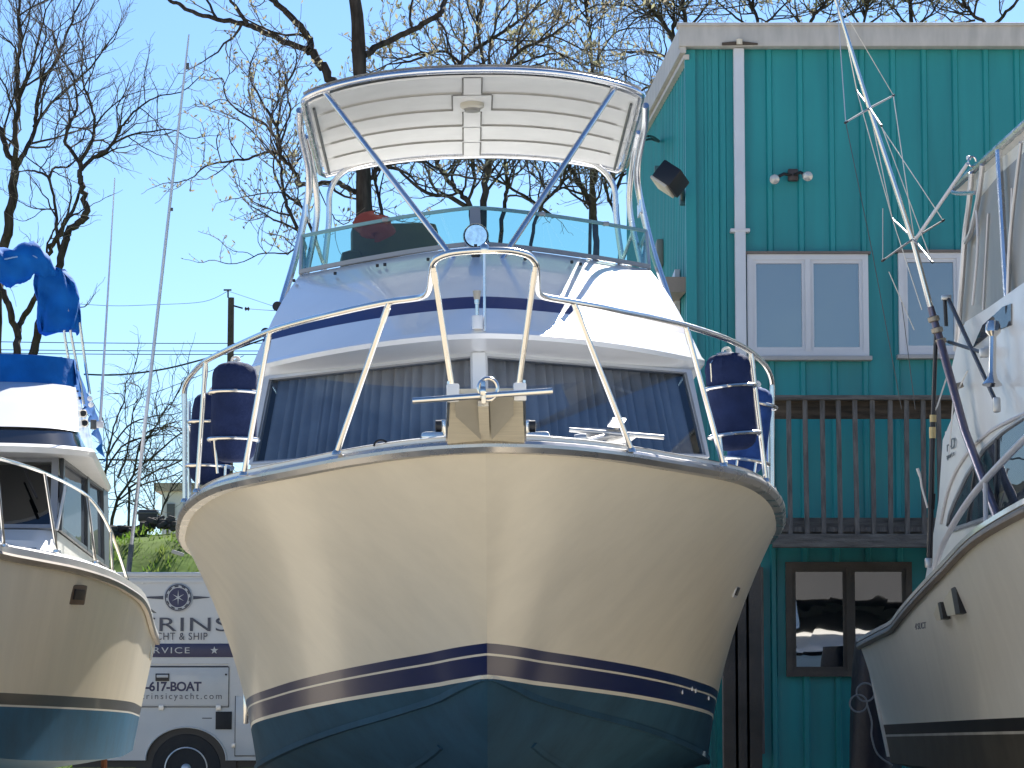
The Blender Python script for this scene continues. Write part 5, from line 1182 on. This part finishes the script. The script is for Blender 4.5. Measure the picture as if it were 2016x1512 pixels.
# ================================================================== TREES
class Tree:
    def __init__(s, name, label, base, D, seed, budp=0.0, group=None, fine=1.0, budsize=.08):
        s.o = thing(name, label, 'tree', base, None, group); s.D = D; s.rg = random.Random(seed); s.tr = MB(); s.tw = MB(); s.bd = MB(); s.budp = budp; s.fine = fine; s.bs = budsize; s.ntw = 0
    def limb(s, pts, r0, r1, grow=True, lens=(1.7, .8, .38), dens=(2.4, 4.2, 6.0), start=.12, depthw=.35, up=.25):
        rg = s.rg; D = s.D; dd = 0; out = []
        for i, (px, py) in enumerate(pts):
            if i: dd += rg.uniform(-depthw, depthw)
            out.append(P(px, py, D + dd))
        path = smoothpath(out, 4); n = len(path)
        jit = [Vector((rg.gauss(0, 1), rg.gauss(0, 1), rg.gauss(0, 1))) * min(.05, r0 * .25) for _ in path]
        path = [p + (j if 0 < i < n - 1 else j * 0) for i, (p, j) in enumerate(zip(path, jit))]
        rad = [lerp(r0, r1, i / (n - 1)) * rg.uniform(.95, 1.05) for i in range(n)]
        if not s.tr.v and s.o['category'] == 'tree' and path[0].z > 4.2:   # carry the trunk down into the bank
            p = path[0]; q = Vector((p.x + rg.uniform(-.2, .2), p.y, 3.6)); s.tr.tube([q, q.lerp(p, .5) + Vector((rg.uniform(-.08, .08), 0, 0)), p, path[1]], [rad[0] * 1.35, rad[0] * 1.15, rad[0], rad[1]], 8, cap=False)
        s.tr.tube(path, rad, 8 if r0 > .08 else 6, cap=False)
        if grow: s.sprout(path, rad, lens, dens, 0, start, up)
        return path
    def sprout(s, path, rad, lens, dens, lev, start, up):
        rg = s.rg; L_ = sum((path[i + 1] - path[i]).length for i in range(len(path) - 1))
        n = int(L_ * dens[lev] * s.fine + rg.random())
        for k in range(n):
            t = start + (1 - start) * (k + rg.random()) / max(1, n); f = t * (len(path) - 1); i = min(int(f), len(path) - 2)
            p = path[i].lerp(path[i + 1], f - i); d = (path[i + 1] - path[i]).normalized(); r_ = rad[min(i, len(rad) - 1)]
            u = d.orthogonal().normalized(); u.rotate(Quaternion(d, rg.uniform(0, 6.283)))
            a = rg.uniform(.5, 1.15); nd = (d * math.cos(a) + u * math.sin(a)); nd.z += up; nd.normalize()
            s.branch(p, nd, lens[lev] * rg.uniform(.55, 1.25) * (1 - .35 * t), min(r_ * .6, (.027, .0125, .007)[lev]), lev, lens, dens, up)
        # leader at the tip
        s.branch(path[-1], (path[-1] - path[-2]).normalized(), lens[lev] * rg.uniform(.7, 1.1), min(rad[-1] * .9, (.027, .0125, .007)[lev]), lev, lens, dens, up)
    def branch(s, p, d, L_, r_, lev, lens, dens, up):
        rg = s.rg; ns = (6, 4, 3)[lev]; pts = [p]; d = d.copy()
        for i in range(ns):
            d = (d + Vector((rg.gauss(0, .22), rg.gauss(0, .22), rg.gauss(0, .22) + up * .25))).normalized(); pts.append(pts[-1] + d * (L_ / ns))
        rend = (.010, .0055, .004)[lev]; rad = [lerp(r_, min(r_, rend), i / ns) for i in range(ns + 1)]
        (s.tr if lev == 0 else s.tw).tube(pts, rad, (5, 4, 3)[lev], cap=False)
        if lev < 2: s.sprout(pts, rad, lens, dens, lev + 1, .15, up)
        if lev >= 1 and rg.random() < s.budp:
            for k in range(rg.randint(1, 3)):
                q = pts[rg.randint(1, ns)]; b = s.bs * rg.uniform(.6, 1.3); dv = Vector((rg.gauss(0, .5), rg.gauss(0, .5), rg.uniform(.2, 1))).normalized(); sv = dv.orthogonal().normalized(); sv.rotate(Quaternion(dv, rg.uniform(0, 6.28)))
                s.bd.add([q, q + dv * b * .5 + sv * b * .2, q + dv * b, q + dv * b * .5 - sv * b * .2], [(0, 1, 2, 3)])
    def done(s):
        s.tr.build('trunk', bark, s.o, smooth=60, recalc=False)
        if s.tw.v: s.tw.build('crown', barkl, s.o, smooth=0, recalc=False)
        if s.bd.v: s.bd.build('leaves', budm, s.o, smooth=0, recalc=False)
GR = 'trees behind the boats and the building'
pr = lambda px, D: px / F * D
# large budding tree behind the hardtop
D0 = 46.0
T = Tree('budding_tree', 'large budding tree whose thick trunk rises behind the hardtop', (P(722, 600, D0).x, D0, 3.5), D0, 11, .85, GR, fine=.92, budsize=.085)
base = P(724, 640, D0); 
T.tr.tube(smoothpath([Vector((base.x, D0, 3.2)), P(724, 560, D0), P(722, 470, D0), P(718, 425, D0), P(716, 380, D0), P(715, 300, D0), P(710, 180, D0), P(706, 90, D0), P(703, 30, D0), P(692, -50, D0), P(690, -160, D0)], 4), [pr(r_, D0) for r_ in [34, 33, 32, 31, 29, 27.5, 27, 26, 25, 23, 21, 20, 18, 17, 16.5, 16, 16, 15.5, 15, 14.5, 14, 14, 13.5, 13.5, 13.5, 13.5, 14, 14.5, 14.5, 14, 13.5, 13, 13, 12.5, 12, 12, 11, 11, 10, 10, 10]], 14, cap=False)
T.limb([(692, 240), (668, 185), (650, 152), (628, 122), (606, 97)], pr(10, D0), pr(9, D0), False, depthw=.1)
T.limb([(606, 97), (608, 80), (590, 50), (566, 26), (536, -2), (500, -60)], pr(8.5, D0), pr(5, D0), dens=(1.2, 3, 5))
T.limb([(606, 97), (560, 82), (520, 62), (488, 50), (440, 39), (390, 28), (360, 12), (335, 0), (310, -25)], pr(7, D0), pr(3.5, D0), dens=(.7, 3, 5), lens=(1.2, .6, .3))
T.limb([(488, 50), (472, 24), (452, -5), (430, -50)], pr(4.5, D0), pr(2.5, D0), dens=(.8, 3, 5))
T.limb([(718, 108), (745, 90), (780, 74), (815, 58), (850, 40), (868, 25), (873, 5), (885, -40)], pr(8, D0), pr(4.5, D0), dens=(1.2, 3.5, 5), lens=(1.4, .7, .35))
T.limb([(700, 380), (680, 366), (655, 358), (625, 362), (597, 364), (583, 362), (586, 345), (568, 325), (553, 305), (549, 280), (545, 255), (530, 225), (515, 200)], pr(5.5, D0), pr(2.6, D0), lens=(1.25, .65, .33), dens=(3.0, 5, 6.5), depthw=.2)
T.limb([(553, 305), (530, 300), (490, 312), (450, 318), (410, 325), (385, 345)], pr(3.2, D0), pr(1.5, D0), lens=(.7, .45, .28), dens=(3.2, 5.5, 7))
T.limb([(622, 470), (604, 430), (592, 405), (565, 385), (552, 370)], pr(3.5, D0), pr(2.5, D0), lens=(.9, .5, .3), dens=(3, 5, 7))
T.limb([(597, 470), (585, 450), (570, 415), (557, 375), (553, 320), (545, 275), (548, 230), (560, 180)], pr(4.5, D0), pr(2, D0), lens=(1.3, .65, .33), dens=(3.0, 5, 6.5))
T.limb([(545, 275), (515, 240), (480, 225), (450, 200), (440, 170)], pr(2.8, D0), pr(1.4, D0), lens=(.7, .45, .28), dens=(3.2, 5.5, 7))
T.limb([(600, 540), (590, 490), (560, 500), (520, 498), (480, 515)], pr(2.2, D0), pr(1.1, D0), lens=(.6, .4, .26), dens=(2.5, 4, 5))
T.limb([(730, 350), (745, 332), (770, 322), (800, 318), (840, 322), (880, 345)], pr(6, D0), pr(2.5, D0), lens=(1.1, .6, .3), dens=(2.4, 4.5, 6), depthw=.2)
T.limb([(752, 440), (748, 400), (740, 360), (738, 330), (745, 290)], pr(4, D0), pr(2.5, D0), lens=(1.1, .6, .3), dens=(2.4, 4.5, 6))
T.limb([(640, 250), (625, 300), (620, 350), (640, 400)], pr(2, D0), pr(1.2, D0), lens=(.8, .5, .3), dens=(2.5, 4.5, 6))
T.done()
# second budding tree whose crown shows above the hardtop on the right
D1 = 50.0
T = Tree('budding_tree', 'budding tree with yellow green crown above the right half of the hardtop', (P(960, 600, D1).x, D1, 3.8), D1, 12, 1.0, GR, fine=1.0, budsize=.115)
T.limb([(960, 640), (955, 520), (950, 440), (955, 360), (962, 300), (955, 220), (965, 130)], pr(9, D1), pr(6, D1), False)
T.limb([(960, 300), (930, 200), (900, 140), (925, 108), (960, 82), (1000, 55), (1040, 30)], pr(6, D1), pr(2.5, D1), lens=(1.6, .75, .36), dens=(3, 5, 6.5))
T.limb([(962, 240), (985, 160), (1010, 110), (1050, 85), (1100, 60), (1140, 30)], pr(5, D1), pr(2, D1), lens=(1.5, .75, .36), dens=(3, 5, 6.5))
T.limb([(955, 220), (900, 120), (860, 100), (820, 118), (780, 125)], pr(4, D1), pr(2, D1), lens=(1.2, .65, .34), dens=(3.2, 5, 6.5))
T.limb([(960, 160), (940, 60), (950, 10), (960, -60)], pr(4, D1), pr(2, D1), lens=(1.5, .75, .36), dens=(2.6, 4.5, 6))
T.limb([(965, 150), (1040, 120), (1090, 105), (1130, 118)], pr(3, D1), pr(1.5, D1), lens=(1.0, .6, .33), dens=(3.2, 5, 6.5))
T.done()
# bare stems seen between the hardtop and the windscreen
D2 = 56.0
bare = [('bare tree with forked dark stem under the middle of the hardtop', 'bare_tree', 905, [([(925, 640), (935, 500), (925, 410), (905, 380), (880, 350), (862, 316), (850, 250)], 7, 3.5), ([(925, 410), (880, 388), (840, 380), (800, 350), (780, 330)], 5, 2.2), ([(921, 400), (935, 355), (930, 320), (940, 250)], 3.5, 2)], 21),
        ('straight bare tree just right of the windscreen mullion', 'bare_tree', 955, [([(945, 640), (948, 500), (950, 410), (956, 350), (961, 300), (965, 200), (970, 150)], 6.5, 4), ([(955, 380), (985, 340), (1000, 300)], 3, 1.6)], 22),
        ('slim bare tree crossed by a slanting limb under the hardtop', 'bare_tree', 990, [([(985, 640), (985, 480), (994, 400), (998, 370), (995, 315), (1000, 220)], 5.5, 3.2), ([(1090, 428), (1050, 398), (1010, 372), (965, 345), (930, 318)], 3.5, 2)], 23),
        ('bare tree with a leaning limb behind the right strut', 'bare_tree', 1070, [([(1040, 640), (1045, 480), (1058, 421), (1080, 390), (1105, 363), (1115, 325), (1120, 250)], 4.5, 2.5), ([(1080, 390), (1060, 340), (1050, 300)], 2.5, 1.5)], 24),
        ('thick forked bare tree beside the right hardtop leg', 'bare_tree', 1170, [([(1175, 640), (1173, 500), (1172, 436), (1160, 395), (1140, 360), (1118, 324), (1100, 280)], 8, 4), ([(1172, 440), (1168, 394), (1170, 350), (1174, 315), (1176, 240)], 7, 4), ([(1160, 400), (1125, 380), (1090, 330)], 3, 1.5)], 25),
        ('dense twiggy bare tree tight against the building edge', 'bare_tree', 1215, [([(1222, 640), (1220, 500), (1216, 430), (1212, 380), (1206, 335), (1200, 260), (1185, 200)], 5, 3), ([(1216, 430), (1195, 380), (1190, 330)], 4, 2), ([(1210, 380), (1240, 300), (1262, 230)], 4, 2)], 26),
        ]
for lab, nm, px, limbs, sd in bare:
    T = Tree(nm, lab, (P(limbs[0][0][0][0], 640, D2).x, D2 + (sd % 3), 4.2), D2 + (sd % 3), sd, .2, GR, fine=1.0)
    for i, (pts, a, b) in enumerate(limbs): T.limb(pts, pr(a, D2), pr(b, D2), start=.45 if i == 0 else .1, lens=(1.5, .75, .36), dens=(2.6, 4.2, 5.0))
    T.done()
# bare crowns above the roof edge and the gap left of the building
D3 = 62.0
tall = [('bare tree with dark limbs arching beside the left roof edge', 'bare_tree', [([(1345, 640), (1350, 300), (1345, 150), (1331, 96), (1307, 44), (1285, 20), (1262, -5)], 6, 3.5), ([(1345, 160), (1320, 120), (1290, 105), (1250, 100), (1215, 108)], 3.5, 1.6), ([(1345, 260), (1315, 190), (1280, 170), (1250, 190)], 3.5, 1.6), ([(1331, 96), (1325, 60), (1327, 20), (1320, -40)], 3.5, 2)], 31, .02),
        ('upright bare tree behind the front left corner of the roof', 'bare_tree', [([(1358, 640), (1360, 300), (1353, 100), (1350, 50), (1342, 0), (1335, -60)], 6, 3.5), ([(1350, 60), (1385, 20), (1410, -20)], 3, 1.6), ([(1351, 80), (1325, 40), (1300, -10)], 3, 1.6)], 32, .05),
        ('slender bare tree rising right of the hardtop corner', 'bare_tree', [([(1160, 640), (1165, 300), (1166, 140), (1163, 95), (1160, 50), (1152, 0), (1150, -50)], 4, 2.2), ([(1166, 140), (1190, 90), (1220, 60), (1270, 55)], 2.6, 1.3), ([(1165, 120), (1140, 70), (1110, 40)], 2.6, 1.3)], 33, .25),
        ('leafing treetop above the roof right of the downspout', 'budding_tree', [([(1500, 640), (1500, 200), (1495, 80), (1490, 40), (1475, 0), (1460, -60)], 5, 2.6), ([(1493, 60), (1530, 25), (1560, -5)], 3, 1.5), ([(1495, 70), (1450, 35), (1420, 10)], 3, 1.5)], 34, .6),
        ('leafing treetop above the roof beside the outrigger tip', 'budding_tree', [([(1590, 640), (1590, 200), (1588, 80), (1600, 35), (1625, 5), (1650, -40)], 5, 2.6), ([(1590, 70), (1570, 35), (1565, 0)], 3, 1.5), ([(1592, 60), (1650, 40), (1700, 10)], 3, 1.5)], 35, .6),
        ('treetop with an upright dark stem above the roof right of the outrigger', 'budding_tree', [([(1796, 640), (1796, 200), (1795, 60), (1793, 20), (1790, -10), (1790, -80)], 5.5, 3.4), ([(1795, 60), (1770, 30), (1745, 0)], 3, 1.5), ([(1795, 55), (1830, 30), (1850, 0)], 3, 1.5)], 36, .45),
        ('treetop with arching limbs above the right end of the roof', 'budding_tree', [([(1950, 640), (1950, 200), (1945, 60), (1920, 35), (1900, 10), (1890, -30)], 5, 2.6), ([(1947, 60), (1975, 30), (2000, 5), (2030, -20)], 4, 2), ([(1920, 40), (1880, 45), (1860, 30)], 2.5, 1.4)], 37, .55),
        ('treetop with yellow buds between the two upright stems over the roof', 'budding_tree', [([(1700, 640), (1700, 200), (1700, 60), (1705, 25), (1715, -20)], 4, 2.2), ([(1700, 60), (1680, 30), (1660, 0)], 2.6, 1.3), ([(1700, 55), (1735, 30), (1760, 15)], 2.6, 1.3)], 38, .6)]
for lab, nm, limbs, sd, bp_ in tall:
    T = Tree(nm, lab, (P(limbs[0][0][0][0], 640, D3).x, D3, 4.2), D3, sd, min(1, bp_ * 1.5), GR, fine=1.0, budsize=.11)
    for i, (pts, a, b) in enumerate(limbs): T.limb(pts, pr(a, D3), pr(b, D3), start=.62 if i == 0 else .1, lens=(1.6, .8, .4), dens=(2.6, 4, 4.6))
    T.done()
# left group of bare trees
D4 = 60.0
T = Tree('bare_tree', 'tall bare tree at the far left edge with upright limbs', (P(5, 700, D4).x, D4, 4.0), D4, 41, 0, GR, fine=.95)
T.limb([(-8, 700), (-2, 560), (9, 472), (22, 408), (30, 338)], pr(11, D4), pr(9, D4), False, depthw=.1)
T.limb([(30, 338), (14, 295), (0, 258), (-15, 215), (-25, 140), (-30, 60)], pr(7, D4), pr(3, D4), lens=(1.8, .85, .4), dens=(2.4, 4, 5), up=.4)
T.limb([(30, 338), (30, 270), (36, 210), (32, 150), (40, 90), (35, 30), (45, -30)], pr(6.5, D4), pr(2.5, D4), lens=(1.8, .85, .4), dens=(2.6, 4, 5), up=.4)
T.limb([(30, 335), (48, 300), (64, 268), (70, 222), (80, 170), (110, 120), (130, 70), (150, 20)], pr(6, D4), pr(2.2, D4), lens=(1.8, .85, .4), dens=(2.6, 4, 5), up=.4)
T.limb([(66, 250), (100, 205), (140, 170), (180, 130), (210, 90)], pr(3.2, D4), pr(1.5, D4), lens=(1.2, .65, .35), dens=(2.6, 4, 5), up=.35)
T.limb([(36, 200), (60, 140), (75, 80), (90, 20)], pr(3.5, D4), pr(1.6, D4), lens=(1.4, .75, .38), dens=(2.4, 4, 5), up=.4)
T.done()
T = Tree('bare_tree', 'bare tree with a kinked trunk and twiggy crown left of the antennas', (P(68, 720, D4 - 2).x, D4 - 2, 4.0), D4 - 2, 42, 0, GR, fine=.95); D4b = D4 - 2
T.limb([(63, 760), (66, 690), (82, 625), (98, 570), (116, 518), (130, 470), (138, 452), (158, 438), (169, 426), (167, 400), (160, 370), (158, 345), (157, 319)], pr(9, D4b), pr(5.5, D4b), False, depthw=.08)
T.limb([(157, 319), (140, 295), (128, 278), (140, 240), (150, 215), (150, 180), (140, 140)], pr(4.2, D4b), pr(2, D4b), lens=(1.3, .7, .36), dens=(3, 4.5, 5.5), up=.3)
T.limb([(157, 319), (180, 280), (185, 262), (184, 230), (180, 208), (165, 170)], pr(4.4, D4b), pr(2, D4b), lens=(1.3, .7, .36), dens=(3, 4.5, 5.5), up=.3)
T.limb([(160, 335), (185, 310), (205, 300), (222, 283), (235, 260), (246, 240), (270, 215), (300, 195)], pr(4.2, D4b), pr(1.6, D4b), lens=(1.3, .7, .36), dens=(3.2, 4.5, 5.5), up=.2)
T.limb([(222, 283), (260, 265), (300, 258), (335, 255)], pr(2.5, D4b), pr(1.2, D4b), lens=(1.0, .6, .34), dens=(3.2, 4.5, 5.5), up=.1)
T.limb([(98, 490), (128, 440), (148, 405), (155, 380)], pr(4, D4b), pr(3, D4b), False)
T.limb([(120, 500), (112, 460), (107, 400), (98, 350), (108, 330), (130, 330)], pr(4, D4b), pr(2, D4b), lens=(1.0, .55, .3), dens=(1.6, 4, 5))
T.limb([(98, 350), (75, 338), (50, 336)], pr(2.8, D4b), pr(1.6, D4b), lens=(.9, .5, .3), dens=(1.6, 4, 5))
T.limb([(108, 412), (85, 412), (60, 408), (45, 400)], pr(1.6, D4b), pr(.9, D4b), lens=(.6, .4, .25), dens=(1.6, 3, 4))
T.done()
T = Tree('bare_tree', 'forked bare tree rising just behind the blue canvas sack', (P(35, 760, D4 - 4).x, D4 - 4, 4.0), D4 - 4, 43, 0, GR); D4c = D4 - 4
T.limb([(33, 780), (34, 700), (34, 657), (20, 610), (5, 575), (-15, 540), (-40, 500)], pr(8, D4c), pr(5, D4c), start=.6, lens=(1.2, .6, .33), dens=(1.2, 3, 4))
T.limb([(36, 655), (46, 628), (62, 600), (75, 568), (85, 530), (97, 495), (112, 470), (130, 430)], pr(6.5, D4c), pr(4, D4c), start=.3, lens=(1.0, .55, .3), dens=(1.4, 3.5, 4.5))
T.done()
# shrubs between the left boat and the yacht
D5 = 64.0
sh_list = [('bare shrub with long slanting stems beyond the grassy bank', [([(219, 1040), (226, 1000), (240, 970), (262, 935), (272, 890), (300, 850), (330, 800)], 3.5, 1.2), ([(232, 985), (280, 955), (330, 940), (365, 925)], 2.2, 1), ([(232, 940), (248, 900), (255, 860), (262, 810)], 2.5, 1)], 51),
           ('tangled bare shrub close behind the left boat antennas', [([(200, 1040), (205, 950), (215, 880), (228, 830), (245, 790)], 3, 1.2), ([(205, 930), (240, 880), (285, 860), (335, 855)], 2.2, 1), ([(210, 900), (250, 840), (300, 820), (345, 815)], 2, .9)], 52),
           ('thorny bare shrub beside the pale distant house', [([(330, 1040), (300, 1010), (270, 990), (240, 985)], 2.5, 1), ([(300, 1040), (304, 980), (302, 930)], 1.8, 1), ([(310, 1030), (325, 990), (345, 950), (380, 920)], 2.2, 1)], 53),
           ('spreading bare shrub reaching towards the left fenders', [([(255, 960), (300, 930), (350, 910), (400, 880)], 2.4, 1), ([(262, 930), (310, 890), (360, 850), (390, 840)], 2.4, 1), ([(270, 890), (290, 850), (340, 840), (370, 870)], 2, .9)], 54)]
for lab, limbs, sd in sh_list:
    T = Tree('bare_shrub', lab, (P(limbs[0][0][0][0], 1040, D5).x, D5, P(250, 1040, D5).z), D5, sd, 0, 'bare shrubs beyond the bank')
    for i, (pts, a, b) in enumerate(limbs): T.limb(pts, pr(a, D5), pr(b, D5), start=.15, lens=(1.1, .6, .35), dens=(2.6, 4, 4.5), up=.05)
    T.done()
